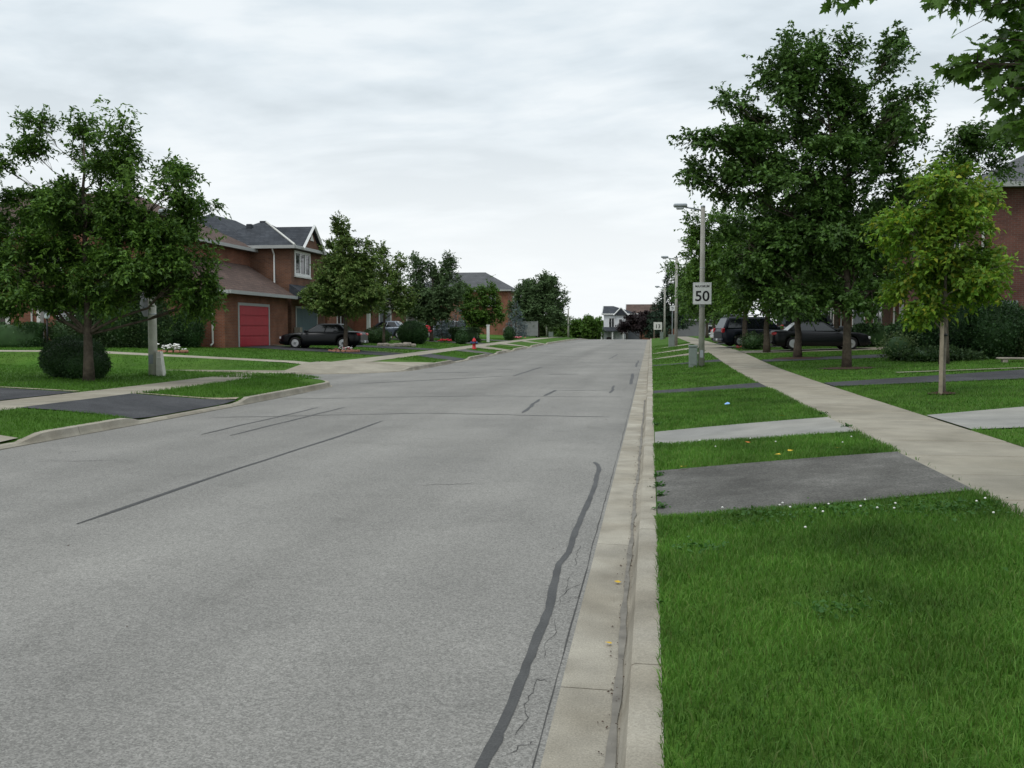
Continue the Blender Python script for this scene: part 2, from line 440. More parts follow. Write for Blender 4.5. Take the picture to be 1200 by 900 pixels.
# ------------------------------------------------------------------ mesh builder
class MB:
    def __init__(s):
        s.v = []
        s.f = []
        s.sm = []
    def add(s, vs, fs, smooth=False):
        o = len(s.v)
        s.v += [tuple(p) for p in vs]
        s.f += [tuple(i + o for i in q) for q in fs]
        s.sm += [smooth] * len(fs)
        return s
    def box(s, x0, x1, y0, y1, z0, z1):
        vs = [(x, y, z) for z in (z0, z1) for y in (y0, y1) for x in (x0, x1)]
        return s.add(vs, [(0, 2, 3, 1), (4, 5, 7, 6), (0, 1, 5, 4), (2, 6, 7, 3), (0, 4, 6, 2), (1, 3, 7, 5)])
    def rbox(s, x0, x1, y0, y1, z0, z1, b):
        """box with chamfered edges"""
        bx = min(b, (x1 - x0) * .45)
        by = min(b, (y1 - y0) * .45)
        bz = min(b, (z1 - z0) * .45)
        def ring(z, i, c):
            X0, X1, Y0, Y1 = x0 + i, x1 - i, y0 + i, y1 - i
            return [(X0 + c, Y0, z), (X1 - c, Y0, z), (X1, Y0 + c, z), (X1, Y1 - c, z), (X1 - c, Y1, z), (X0 + c, Y1, z), (X0, Y1 - c, z), (X0, Y0 + c, z)]
        k = min(bx, by)
        rs = [ring(z0, k, k * .2), ring(z0 + bz, 0, k), ring(z1 - bz, 0, k), ring(z1, k, k * .2)]
        return s.loft(rs, cap=True)
    def loft(s, rings, cap=True, smooth=False, closed=True):
        n = len(rings[0])
        vs = [p for r in rings for p in r]
        fs = []
        for i in range(len(rings) - 1):
            for j in range(n if closed else n - 1):
                a, b = i * n + j, i * n + (j + 1) % n
                fs.append((a, b, b + n, a + n))
        s.add(vs, fs, smooth)
        if cap:
            o = len(s.v) - len(vs)
            s.f.append(tuple(o + j for j in reversed(range(n))))
            s.f.append(tuple(o + (len(rings) - 1) * n + j for j in range(n)))
            s.sm += [False, False]
        return s
    def tube(s, pts, rad, n=8, smooth=True, cap=True):
        pts = [Vector(p) for p in pts]
        if not hasattr(rad, '__len__'):
            rad = [rad] * len(pts)
        rings = []
        up = None
        for i, p in enumerate(pts):
            d = (pts[min(i + 1, len(pts) - 1)] - pts[max(i - 1, 0)])
            if d.length < 1e-6:
                d = Vector((0, 0, 1))
            d.normalize()
            if up is None:
                up = Vector((1, 0, 0)) if abs(d.x) < .9 else Vector((0, 1, 0))
            u = (up - d * up.dot(d)).normalized()
            up = u
            w = d.cross(u)
            rings.append([p + (u * cos(2 * pi * k / n) + w * sin(2 * pi * k / n)) * rad[i] for k in range(n)])
        return s.loft(rings, cap, smooth)
    def lathe(s, prof, c=(0, 0, 0), n=16, axis='z', smooth=True, cap=True):
        rings = []
        for r, h in prof:
            rg = []
            for k in range(n):
                a = 2 * pi * k / n
                x, y = r * cos(a), r * sin(a)
                q = (x, y, h) if axis == 'z' else ((h, x, y) if axis == 'x' else (y, h, x))
                rg.append((q[0] + c[0], q[1] + c[1], q[2] + c[2]))
            rings.append(rg)
        return s.loft(rings, cap, smooth)
    def prism(s, poly, z0, z1):
        n = len(poly)
        vs = [(x, y, z0) for x, y in poly] + [(x, y, z1) for x, y in poly]
        fs = [tuple(reversed(range(n))), tuple(range(n, 2 * n))]
        fs += [(i, (i + 1) % n, (i + 1) % n + n, i + n) for i in range(n)]
        return s.add(vs, fs)
    def grid(s, fn, nu, nv, smooth=True):
        vs = [fn(i / nu, j / nv) for j in range(nv + 1) for i in range(nu + 1)]
        fs = [(j * (nu + 1) + i, j * (nu + 1) + i + 1, (j + 1) * (nu + 1) + i + 1, (j + 1) * (nu + 1) + i) for j in range(nv) for i in range(nu)]
        return s.add(vs, fs, smooth)
    def mesh(s, name, m, org=(0, 0, 0)):
        me = bpy.data.meshes.new(name)
        if any(org):
            vs = [(x - org[0], y - org[1], z - org[2]) for x, y, z in s.v]
        else:
            vs = s.v
        me.from_pydata(vs, [], s.f)
        me.polygons.foreach_set('use_smooth', s.sm)
        me.materials.append(m)
        me.update()
        return me
    def build(s, name, m, parent=None, org=(0, 0, 0)):
        return link(name, s.mesh(name, m, org), parent)

def link(name, data, parent=None, loc=(0, 0, 0), rot=(0, 0, 0)):
    o = bpy.data.objects.new(name, data)
    S.collection.objects.link(o)
    o.parent = parent
    o.location = loc
    o.rotation_euler = rot
    return o
def tag(o, label, cat, group=None, kind=None):
    if label:
        o['label'] = label
    if cat:
        o['category'] = cat
    if group:
        o['group'] = group
    if kind:
        o['kind'] = kind
    return o
def thing(name, label, cat, loc=(0, 0, 0), rz=0, group=None):
    o = link(name, None, None, loc, (0, 0, rz))
    o.empty_display_size = .2
    return tag(o, label, cat, group)
def struct(o, kind='structure'):
    o['kind'] = kind
    return o
def copy_tree(o, parent=None):
    c = o.copy()
    S.collection.objects.link(c)
    c.parent = parent
    for ch in o.children:
        copy_tree(ch, c)
    return c
def np_mesh(name, verts, faces, m, smooth=False):
    """fast mesh from numpy arrays; faces all have the same number of corners"""
    me = bpy.data.meshes.new(name)
    nv, (nf, k) = len(verts), faces.shape
    me.vertices.add(nv)
    me.vertices.foreach_set('co', np.ascontiguousarray(verts, dtype=np.float32).ravel())
    me.loops.add(nf * k)
    me.loops.foreach_set('vertex_index', np.ascontiguousarray(faces, dtype=np.int32).ravel())
    me.polygons.add(nf)
    me.polygons.foreach_set('loop_start', np.arange(0, nf * k, k, dtype=np.int32))
    if smooth:
        me.polygons.foreach_set('use_smooth', np.ones(nf, dtype=bool))
    me.materials.append(m)
    me.update(calc_edges=True)
    return me

# ------------------------------------------------------------------ ground, road, kerbs
def patch(name, x0, x1, ya, yb, m, dz=0.0, nx=6, ny=20, zf=None, parent=None, kind='structure'):
    """ground sheet between x0 and x1; ya=(y at x0 start, y at x0 end), yb the same at x1"""
    zf = zf or G
    u = np.linspace(0, 1, nx + 1)
    v = np.linspace(0, 1, ny + 1)
    U, V = np.meshgrid(u, v)
    X = x0 + (x1 - x0) * U
    Y = (ya[0] + (ya[1] - ya[0]) * V) * (1 - U) + (yb[0] + (yb[1] - yb[0]) * V) * U
    Z = zf(X, Y) + dz
    P = np.stack([X, Y, Z], -1).reshape(-1, 3)
    j, i = np.meshgrid(np.arange(ny), np.arange(nx), indexing='ij')
    a = (j * (nx + 1) + i).ravel()
    F = np.stack([a, a + 1, a + nx + 2, a + nx + 1], -1)
    if x1 < x0:
        F = F[:, ::-1]
    o = link(name, np_mesh(name, P, F, m, True), parent)
    if kind:
        o['kind'] = kind
    return o
ZRD = lambda X, Y: zr(Y)

# base ground to the horizon
xs = np.array([-3000, -900, -300, -120, -60, -30, -15, -9, 0, 5, 15, 30, 60, 120, 300, 900, 3000.])
ys = np.concatenate([[-200, -60], np.arange(-20, 200, 6.), [220, 260, 320, 400, 700, 1500, 4000]])
X, Y = np.meshgrid(xs, ys)
Z = np.minimum(G(X, Y), zr(Y)) - .35
P = np.stack([X, Y, Z], -1).reshape(-1, 3)
j, i = np.meshgrid(np.arange(len(ys) - 1), np.arange(len(xs) - 1), indexing='ij')
a = (j * len(xs) + i).ravel()
struct(link('ground', np_mesh('ground', P, np.stack([a, a + 1, a + len(xs) + 1, a + len(xs)], -1), M['ground'], True)))

road = patch('road', -9.2, -.40, (-8, 152), (-8, 152), M['asphalt'], 0, 8, 120, ZRD)
side_road = patch('side_road', -60, -9.2, (30.2, 34.3), (25.5, 40.5), M['asphalt'], -.004, 40, 10, ZRD)
cross_road = patch('cross_road', -70, 70, (151.9, 159), (151.9, 159), M['asphalt'], -.004, 30, 4, ZRD)

def strip(mb, pts, w, dz=.004, jit=.0):
    """thin painted or poured line lying on the road"""
    L = []
    for k, (x, y) in enumerate(pts):
        a = Vector(pts[max(k - 1, 0)])
        b = Vector(pts[min(k + 1, len(pts) - 1)])
        d = (b - a).normalized()
        n = Vector((-d.y, d.x))
        ww = w * (1 + random.uniform(-jit, jit)) / 2
        if k in (0, len(pts) - 1):
            ww *= .35
        L.append((x + n.x * ww, y + n.y * ww, float(zr(y)) + dz))
        L.append((x - n.x * ww, y - n.y * ww, float(zr(y)) + dz))
    mb.add(L, [(2 * k, 2 * k + 1, 2 * k + 3, 2 * k + 2) for k in range(len(pts) - 1)])
def wander(a, b, n, amp):
    out = []
    o = 0
    for k in range(n + 1):
        t = k / n
        o = o * .72 + random.uniform(-amp, amp)
        dx, dy = b[0] - a[0], b[1] - a[1]
        L = sqrt(dx * dx + dy * dy) or 1
        e = min(1, 4 * t, 4 * (1 - t))
        out.append((a[0] + dx * t - dy / L * o * e, a[1] + dy * t + dx / L * o * e))
    return out
def seal(a, b, w, n=14, amp=.02, jit=.2):
    mb = MB()
    strip(mb, wander(a, b, n, amp), w, .004, jit)
    return mb.build('crack_seal', M['sealant'], road)
# broad wandering seal beside the gutter
mb = MB()
big = [(-.65, 2.0), (-.645, 3.0), (-.64, 3.7), (-.62, 4.1), (-.615, 4.76), (-.61, 5.4), (-.605, 5.9), (-.632, 6.5), (-.655, 7.05), (-.615, 7.45), (-.625, 8.1), (-.615, 9.0), (-.605, 9.9), (-.60, 10.7), (-.62, 11.5), (-.622, 12.06), (-.66, 12.45), (-.735, 12.75)]
fine = []
for k in range(len(big) - 1):
    for q in range(5):
        t = q / 5
        fine.append((big[k][0] * (1 - t) + big[k + 1][0] * t + random.uniform(-.004, .004), big[k][1] * (1 - t) + big[k + 1][1] * t))
strip(mb, fine, .052, .004, .14)
mb.build('crack_seal', M['sealant'], road)
for a, b, w in (((-5.0, 7.95), (-5.02, 18.0), .055), ((-6.77, 15.1), (-6.72, 21.0), .05), ((-7.31, 15.2), (-7.30, 20.9), .05),
                ((-.60, 30.0), (-.66, 36.5), .10), ((-1.08, 26.2), (-1.08, 29.4), .07), ((-2.63, 20.1), (-2.70, 23.9), .08), ((-2.70, 25.0), (-2.62, 27.2), .10),
                ((-9.0, 29.3), (-5.1, 34.1), .10), ((-8.5, 36.0), (-6.8, 36.5), .14), ((-6.2, 39.1), (-5.5, 39.2), .16), ((-4.8, 34.2), (-4.6, 42.0), .09),
                ((-3.7, 35.6), (-2.6, 35.8), .16), ((-.62, 42), (-.63, 50), .08), ((-2.2, 52), (-2.0, 60), .08), ((-3.5, 47), (-.8, 48), .10)):
    seal(a, b, w)
seal((-8.6, 18.2), (-4.6, 19.75), .05, 18, .05)
seal((-4.6, 19.75), (-.8, 19.4), .06, 18, .05)
seal((-8.9, 23.2), (-4.4, 24.8), .05, 18, .06)
seal((-4.4, 24.8), (-.6, 24.9), .05, 18, .06)
seal((-2.6, 26.9), (-.6, 27.6), .05, 10, .05)
mb = MB()
for k in range(9):            # fine cracking between the seal and the gutter
    y = random.uniform(2.6, 11)
    strip(mb, wander((-.55, y), (random.uniform(-.48, -.43), y + random.uniform(-.1, .35)), 8, .018), random.uniform(.002, .005), .003, .5)
for k in range(5):
    y = 3.0 + k * 1.0
    strip(mb, wander((random.uniform(-.56, -.53), y), (random.uniform(-.55, -.51), y + .7), 14, .016), .0028, .003, .6)
for k in range(26):
    x, y = random.uniform(-8.8, -1), random.uniform(10, 60)
    strip(mb, wander((x, y), (x + random.uniform(-1.4, 1.4), y + random.uniform(-.5, .5)), 10, .05), .010, .003, .5)
strip(mb, wander((-.445, 2), (-.445, 40), 150, .006), .006, .003, .6)
h = mb.build('hairline_cracks', M['hairline'], road)
h['kind'] = 'stuff'

def drop(y, spans, lo=.03, hi=.13, ramp=.55):
    for a, b in spans:
        if a - ramp < y < b + ramp:
            if a <= y <= b:
                return lo
            t = ((a - y) if y < a else (y - b)) / ramp
            return lo + (hi - lo) * t
    return hi
PROF = [(-.34, 0), (-.045, -.006), (-.028, .25), (-.006, .93), (.012, 1.0), (.135, 1.0), (.135, -2.2), (-.34, -2.2)]
def kerb_run(pts, hs, gut=.34):
    """sweep the kerb and gutter profile along pts; the road lies on the side of -normal"""
    rings = []
    for k, (x, y) in enumerate(pts):
        a = Vector(pts[max(k - 1, 0)])
        b = Vector(pts[min(k + 1, len(pts) - 1)])
        d = (b - a).normalized()
        n = Vector((d.y, -d.x))
        hgt = hs[k]
        ring = []
        for q, t in PROF:
            if q == -.34:
                q = -gut
            z = hgt * t if t > 0 else (-.12 if t < -1 else t)
            ring.append((x + n.x * q, y + n.y * q, float(zr(y)) + .002 + z))
        rings.append(ring)
    return MB().loft(rings, True)
kerb_r = struct(link('kerb_right', None))
y = -5.0
while y < 50:
    L = 3.2
    n = 13
    pts = [(-.075, y + (L - .012) * k / n) for k in range(n + 1)]
    kerb_run(pts, [drop(p[1], R_DROPS) for p in pts]).build('kerb_section', M['kerb'], kerb_r)
    y += L
pts = [(-.075, 49.4 + k * .5) for k in range(206)]
kerb_run(pts, [drop(p[1], R_DROPS) for p in pts]).build('kerb_far_run', M['kerb'], kerb_r)
mb = MB()
strip(mb, wander((-.145, 2), (-.14, 24), 90, .008), .030, .007, .5)
struct(mb.build('gutter_silt', M['gutter_silt'], kerb_r), 'stuff')

kerb_l = struct(link('kerb_left', None))
line = [(-9.37, 6 + .25 * k) for k in range(86)]          # walks north, road to the east: mirrored below
arc = [(-11.87 + 2.5 * cos(t), 27.4 + 2.5 * sin(t)) for t in np.linspace(0, pi / 2, 10)]
west = [(-11.87 - .5 * k, 29.9) for k in range(1, 60)]
allp = line + arc[1:] + west
def left_run(pts, hs, gut=.10):
    return kerb_run(list(reversed(pts)), list(reversed(hs)), gut)
def hs_left(pts):
    return [drop(p[1], L_DROPS) if p[0] > -9.6 else .13 for p in pts]
k0 = 0
while k0 < len(allp) - 1:
    k1 = min(k0 + 12, len(allp) - 1)
    pp = [list(p) for p in allp[k0:k1 + 1]]
    d = Vector(pp[-2]) - Vector(pp[-1])
    d = d.normalized() * .012
    pp[-1][0] += d.x
    pp[-1][1] += d.y
    left_run([tuple(p) for p in pp], hs_left(pp)).build('kerb_section', M['kerb'], kerb_l)
    k0 = k1
F_DROPS = [(46.5, 50), (56.5, 59.5), (63.5, 67), (74, 77), (86, 89)]
kerb_f = struct(link('kerb_far', None))
west = [(-60 + .6 * k, 34.5) for k in range(78)]
arc = [(-13.37 + 4.0 * cos(t), 38.5 + 4.0 * sin(t)) for t in np.linspace(-pi / 2, 0, 12)]
line = [(-9.37, 38.7 + .5 * k) for k in range(226)]
allf = [p for p in west if p[0] < -13.6] + arc + line
def hs_far(pts):
    return [drop(p[1], F_DROPS) if p[0] > -9.5 else (.13 - .10 * min(1, max(0, -3 * (p[0] + 13.37) * (p[1] - 38.5) / 16)) if p[0] > -13.37 and p[1] < 38.5 else .13) for p in pts]
k0 = 0
while k0 < len(allf) - 1:
    k1 = min(k0 + (8 if k0 < 150 else 400), len(allf) - 1)
    left_run(allf[k0:k1 + 1], hs_far(allf[k0:k1 + 1])).build('kerb_section' if k1 - k0 < 20 else 'kerb_far_run', M['kerb'], kerb_f)
    k0 = k1

# sidewalks: slabs one by one while they can be told apart, then one strip
slab_cache = {}
def slab(w, l, parent, x, y, z, slope, m):
    key = (round(w, 2), round(l, 2))
    if key not in slab_cache:
        slab_cache[key] = MB().rbox(-w / 2, w / 2, -l / 2, l / 2, -.14, 0, .018).mesh('sidewalk_slab', m)
    o = link('sidewalk_slab', slab_cache[key], parent, (x, y, z), (math.atan(slope), random.uniform(-.003, .003), 0))
    return o
sw_r = struct(link('sidewalk_right', None))
y = -2.0
while y < 42:
    slab(1.65, 1.466, sw_r, 3.625, y + .75, float(zs(y + .75)) + random.uniform(-.002, .002), float(zs(y + 1.5) - zs(y)) / 1.5, M['concrete'])
    y += 1.5
patch('sidewalk_far_strip', 2.8, 4.45, (42.0, 151), (42.0, 151), M['concrete'], 0, 1, 90, None, sw_r, None)
sw_l = struct(link('sidewalk_left', None))
y = 8.0
while y < 29.4:
    slab(1.5, 1.466, sw_l, -12.15, y + .75, float(zr(y + .75)) + .3 + random.uniform(-.002, .002), float(zr(y + 1.5) - zr(y)) / 1.5, M['concrete'])
    y += 1.5
sw_f = struct(link('sidewalk_far', None))
patch('sidewalk_far_strip', -12.9, -11.4, (38.5, 150), (38.5, 150), M['concrete'], .004, 2, 90, None, sw_f, None)
x = -11.6
patch('sidewalk_side_strip', -60, -13.37, (36.7, 37.8), (36.7, 37.8), M['concrete'], .004, 60, 3, None, sw_f, None)
def _fan(u, v):
    a = -pi / 2 + u * pi / 2
    q = 3.87 * (1 - v) + .02 * v
    x, y = -13.37 + q * cos(a), 38.5 + q * sin(a)
    return (x, y, g(x, y) + .002)
struct(MB().grid(_fan, 24, 12).build('corner_apron', M['concrete']))
patch('corner_apron', -11.4, -9.48, (38.5, 38.9), (38.5, 42.5), M['concrete'], .008, 6, 8)

# lawns
for n, x0, x1 in (('lawn', .055, 2.79), ('lawn', 4.46, 70)):
    patch(n, x0, x1, (-6, 151), (-6, 151), M['soil_grass'], -.006, 8 if x1 < 5 else 30, 480 if x1 < 5 else 160)
patch('lawn', -11.4, -9.48, (5, 27.0), (5, 27.0), M['soil_grass'], -.006, 6, 110)
mbk = MB()
cen = (-11.87, 27.0)
fan = [(-11.4, 26.98)] + [(-11.87 + 2.39 * cos(t), 27.4 + 2.39 * sin(t)) for t in np.linspace(-.16, pi / 2, 12)] + [(-11.87, 29.78), (-11.4, 29.7)]
def zcor(x, y):
    return float(zr(y)) + .13 + .05 * min(1, max(0, (-9.5 - x) / 1.5))
mbk.add([(x, y, zcor(x, y)) for x, y in fan] + [(-10.6, 28.2, zcor(-10.6, 28.2) + .08)], [(i, (i + 1) % len(fan), len(fan)) for i in range(len(fan))])
struct(mbk.build('lawn', M['soil_grass']))
patch('lawn', -60, -12.91, (5, 29.78), (5, 29.78), M['soil_grass'], -.006, 30, 40)
patch('lawn', -60, -13.37, (34.64, 36.7), (34.64, 36.7), M['soil_grass'], .0, 30, 6)
patch('lawn', -13.37, -12.9, (38.5, 42), (38.5, 42), M['soil_grass'], -.006, 2, 5)
patch('lawn', -60, -13.37, (37.8, 42), (37.8, 42), M['soil_grass'], -.006, 40, 8)
patch('lawn', -60, -12.9, (42, 151), (42, 151), M['soil_grass'], -.006, 40, 110)
patch('lawn', -11.4, -9.48, (38.5, 151), (38.5, 151), M['soil_grass'], -.006, 6, 330)

# driveways and aprons
DRV = []
def drive(x0, x1, ya, yb, m, dz=.014, name='driveway'):
    DRV.append((x0, x1, ya, yb))
    nx = max(3, int(abs(x1 - x0) * 1.5))
    return patch(name, x0, x1, ya, yb, M[m], dz, nx, 6)
drive(.07, 2.795, (8.62, 11.55), (8.95, 11.68), 'asphalt_grey')
drive(.07, 2.795, (13.9, 15.95), (13.95, 16.15), 'concrete_light')
drive(.07, 2.795, (24.55, 26.4), (24.3, 26.25), 'asphalt_dark')
drive(.07, 2.795, (40.2, 42.2), (39.6, 41.6), 'asphalt_dark')
drive(.07, 2.795, (48.6, 51.2), (48.6, 51.2), 'concrete')
drive(.07, 2.795, (57, 60), (57, 60), 'concrete')
drive(.07, 2.795, (67, 70), (67, 70), 'concrete')
drive(4.455, 14, (14.45, 16.75), (16.4, 23.0), 'concrete_light')
drive(4.455, 12.2, (24.85, 26.4), (27.2, 31.5), 'asphalt_dark')
drive(4.455, 13, (8.95, 11.68), (9.4, 12.4), 'asphalt_grey')
drive(4.455, 12.6, (39.7, 41.3), (41.3, 44.4), 'asphalt_dark')
drive(4.455, 13, (47.9, 51.0), (47.9, 51.0), 'concrete')
drive(4.455, 13, (56.2, 60), (56.2, 60), 'asphalt_grey')
drive(4.455, 13, (66.5, 70), (66.5, 70), 'asphalt_dark')
drive(-11.395, -9.51, (16.4, 20.3), (16.95, 21.6), 'asphalt_dark')
drive(-26, -12.905, (19, 22.9), (17.2, 20.6), 'asphalt_dark')
drive(-11.395, -9.51, (9.0, 13.65), (9.0, 13.65), 'concrete', name='apron')
drive(-22, -12.905, (48.3, 52.6), (46.8, 50.3), 'asphalt_dark')
drive(-11.395, -9.51, (47.0, 50.0), (46.6, 50.0), 'asphalt_dark')
drive(-22, -12.905, (57, 60), (56.5, 59.5), 'asphalt_dark')
drive(-11.395, -9.51, (56.5, 59.5), (56.5, 59.5), 'asphalt_grey')
drive(-11.395, -9.51, (63.5, 67), (63.5, 67), 'concrete')
drive(-24, -12.905, (74, 78), (73.5, 77), 'asphalt_grey')
drive(-11.395, -9.51, (73.5, 77), (73.5, 77), 'concrete')
drive(-21, -12.905, (86, 90), (86, 90), 'asphalt_grey')
drive(-11.395, -9.51, (86, 89), (86, 89), 'concrete')
for x0, x1, ya, yb in ((-11.39, -9.53, 20.32, 21.62), (-26, -12.91, 22.92, 20.62)):      # pale paver edging along the two near drives
    patch('driveway_edging', x0, x1, (ya, ya + .16), (yb, yb + .16), M['paver_edge'], .03, 6, 2)
patch('driveway_edging', 7.2, 12.2, (30.2, 30.5), (31.5, 31.85), M['concrete'], .03, 6, 2)
patch('driveway_edging', -21, -12.91, (52.6, 52.9), (50.3, 50.6), M['concrete'], .03, 6, 2)

# ------------------------------------------------------------------ grass blades
def in_drives(x, y, pad=.0):
    bad = np.zeros(len(x), bool)
    for x0, x1, ya, yb in DRV:
        t = (x - x0) / (x1 - x0)
        lo = ya[0] + (yb[0] - ya[0]) * t
        hi = ya[1] + (yb[1] - ya[1]) * t
        bad |= (t >= -.02) & (t <= 1.02) & (y > lo + pad) & (y < hi - pad)
    return bad
def blades(regions, name, label_mat, hgt, wid):
    VS, FS, off = [], [], 0
    for x0, x1, y0, y1, dens, hs, ws in regions:
        n = int((x1 - x0) * (y1 - y0) * dens)
        x = RNG.uniform(x0, x1, n)
        y = RNG.uniform(y0, y1, n)
        # tussocky: thin out in patches
        th = .5 + .5 * np.sin(x * 3.1 + 1.7 * np.sin(y * 1.3)) * np.sin(y * 2.3 + 1.3 * np.sin(x * 2.1))
        k = (~in_drives(x, y, RNG.uniform(0, .10, n) ** 1.6 * 2)) & (RNG.uniform(0, 1, n) < .72 + .28 * th)
        x, y, th = x[k], y[k], th[k]
        n = len(x)
        z = G(x, y) - .01
        a = RNG.uniform(0, 2 * pi, n)
        hh = hgt * hs * RNG.uniform(.55, 1.25, n) * (.85 + .3 * th)
        lean = hh * RNG.uniform(.15, .95, n)
        la = RNG.uniform(0, 2 * pi, n)
        w = wid * ws * RNG.uniform(.7, 1.3, n)
        dx, dy = np.cos(a) * w / 2, np.sin(a) * w / 2
        lx, ly = np.cos(la) * lean, np.sin(la) * lean
        p0 = np.stack([x - dx, y - dy, z], -1)
        p1 = np.stack([x + dx, y + dy, z], -1)
        p2 = np.stack([x + dx * .7 + lx * .4, y + dy * .7 + ly * .4, z + hh * .62], -1)
        p3 = np.stack([x - dx * .7 + lx * .4, y - dy * .7 + ly * .4, z + hh * .62], -1)
        p4 = np.stack([x + lx, y + ly, z + hh * .62 + np.maximum(hh * .38 - lean * .25, -.005)], -1)
        VS.append(np.stack([p0, p1, p2, p3, p4], 1).reshape(-1, 3))
        b = off + np.arange(n)[:, None] * 5
        FS.append(np.concatenate([b + np.array([[0, 1, 2]]), b + np.array([[0, 2, 3]]), b + np.array([[3, 2, 4]])], 0))
        off += n * 5
    o = link(name, np_mesh(name, np.concatenate(VS), np.concatenate(FS), label_mat))
    o['kind'] = 'stuff'
    return o
blades([(.03, 2.83, 2.6, 5.2, 5200, 1, 1), (.03, 2.83, 5.2, 8.95, 4200, 1, 1.1), (.03, .10, 2.6, 24, 1100, .8, 1.1), (.04, 2.83, 11.5, 14.0, 2600, 1.0, 1.3), (.04, 2.83, 15.9, 24.6, 1300, .95, 1.8), (2.66, 2.86, 2.6, 24, 900, 1, 1.2),
        (1.55, 2.15, 36.6, 37.15, 900, 1.9, 3.0), (5.7, 6.4, 21.3, 21.9, 500, 1.3, 2.2), (6.0, 6.9, 33.4, 34.2, 300, 1.4, 3.0), (.05, 2.8, 26, 40, 420, .9, 3.0), (.05, 2.8, 41, 75, 130, .9, 5.0),
        (4.42, 4.6, 2.6, 26, 800, .9, 1.4), (4.45, 9, 12, 15, 900, .9, 1.6), (4.45, 13, 16.5, 27, 500, .9, 2.2), (4.45, 13, 27, 48, 160, .9, 4.0), (4.45, 13, 48, 80, 45, .9, 7.0)],
       'grass', M['blade'], .062, .0052)
blades([(-11.42, -9.46, 13.6, 16.9, 900, 1.1, 1.7), (-11.4, -9.46, 20.3, 27.0, 800, 1.25, 2.0), (-13, -10.1, 27, 29.4, 420, 1.3, 2.4), (-11.8, -10.2, 26.9, 29.2, 500, 1.3, 2.4), (-26, -12.85, 20.4, 29.8, 330, 1.0, 2.6), (-15.05, -14.3, 23.7, 24.35, 500, 1.3, 2.6), (-14.9, -13.95, 26.8, 27.4, 500, 1.6, 2.8), (-26, -12.9, 8, 18, 60, 1, 3),
        (-34, -13.4, 37.9, 48, 110, .9, 5.0), (-11.4, -9.5, 42.5, 70, 160, .9, 4.5), (-20, -12.9, 48, 100, 50, .9, 8), (-40, -13.5, 34.8, 36.6, 200, .9, 4)],
       'grass', M['blade_left'], .062, .0052)

# ------------------------------------------------------------------ foliage
def leaf_quads(base, dirs, nrm, length, width, fold=.18):
    """diamond leaves from arrays of base points, directions and normals"""
    d = dirs / np.linalg.norm(dirs, axis=1, keepdims=True)
    s = np.cross(d, nrm)
    s /= np.linalg.norm(s, axis=1, keepdims=True) + 1e-9
    up = np.cross(s, d)
    L = length[:, None]
    Wd = width[:, None]
    p0 = base
    p1 = base + d * L * .42 + s * Wd * .5 + up * Wd * fold
    p2 = base + d * L - up * L * .12
    p3 = base + d * L * .42 - s * Wd * .5 + up * Wd * fold
    V = np.stack([p0, p1, p2, p3], 1).reshape(-1, 3)
    b = np.arange(len(base))[:, None] * 4
    F = np.concatenate([b + np.array([[0, 1, 2]]), b + np.array([[0, 2, 3]])], 0)
    return V, F
def unit(v):
    return v / (np.linalg.norm(v, axis=1, keepdims=True) + 1e-9)
def sprays(c, rad, n, k, slen, leaf, droop, rng, bias=.45, upd=.25, clump=6.0, csize=.2):
    """n leafy twigs inside an ellipsoid, k leaves on each"""
    c = np.array(c)
    # shoots stand in clumps with gaps between them
    nc = max(5, int(clump * (rad[0] + rad[1]) * (rad[2] + .2)))
    uc = unit(rng.normal(size=(nc, 3)))
    cpos = uc * (rng.uniform(0, 1, nc) ** bias)[:, None]
    wgt = rng.integers(0, nc, n)
    u = uc[wgt]
    pos = cpos[wgt] * np.array(rad) + c + rng.normal(size=(n, 3)) * np.array([1, 1, .6] if rad[0] >= rad[2] * .95 else [.75, .75, 1.5]) * csize
    d = unit(u * np.array([1, 1, .75]) + rng.normal(size=(n, 3)) * .55 + np.array([0, 0, upd]))
    B, D, N, Ls = [], [], [], []
    for q in range(k):
        t = (q + rng.uniform(0, .8, n)) / k
        p = pos + d * (slen * t * rng.uniform(.7, 1.2, n))[:, None]
        p[:, 2] -= droop * slen * t * t
        side = unit(np.cross(d, np.tile([0, 0, 1.], (n, 1))) + rng.normal(size=(n, 3)) * .35) * (1 if q % 2 else -1)
        ld = unit(d * .7 + side * rng.uniform(.4, 1.1, n)[:, None] + rng.normal(size=(n, 3)) * .35 - np.array([0, 0, droop * .9]))
        nn = unit(np.array([0, 0, 1.]) + rng.normal(size=(n, 3)) * .40 + u * .45)
        B.append(p)
        D.append(ld)
        N.append(nn)
        Ls.append(leaf * rng.uniform(.65, 1.25, n))
    return np.concatenate(B), np.concatenate(D), np.concatenate(N), np.concatenate(Ls), pos

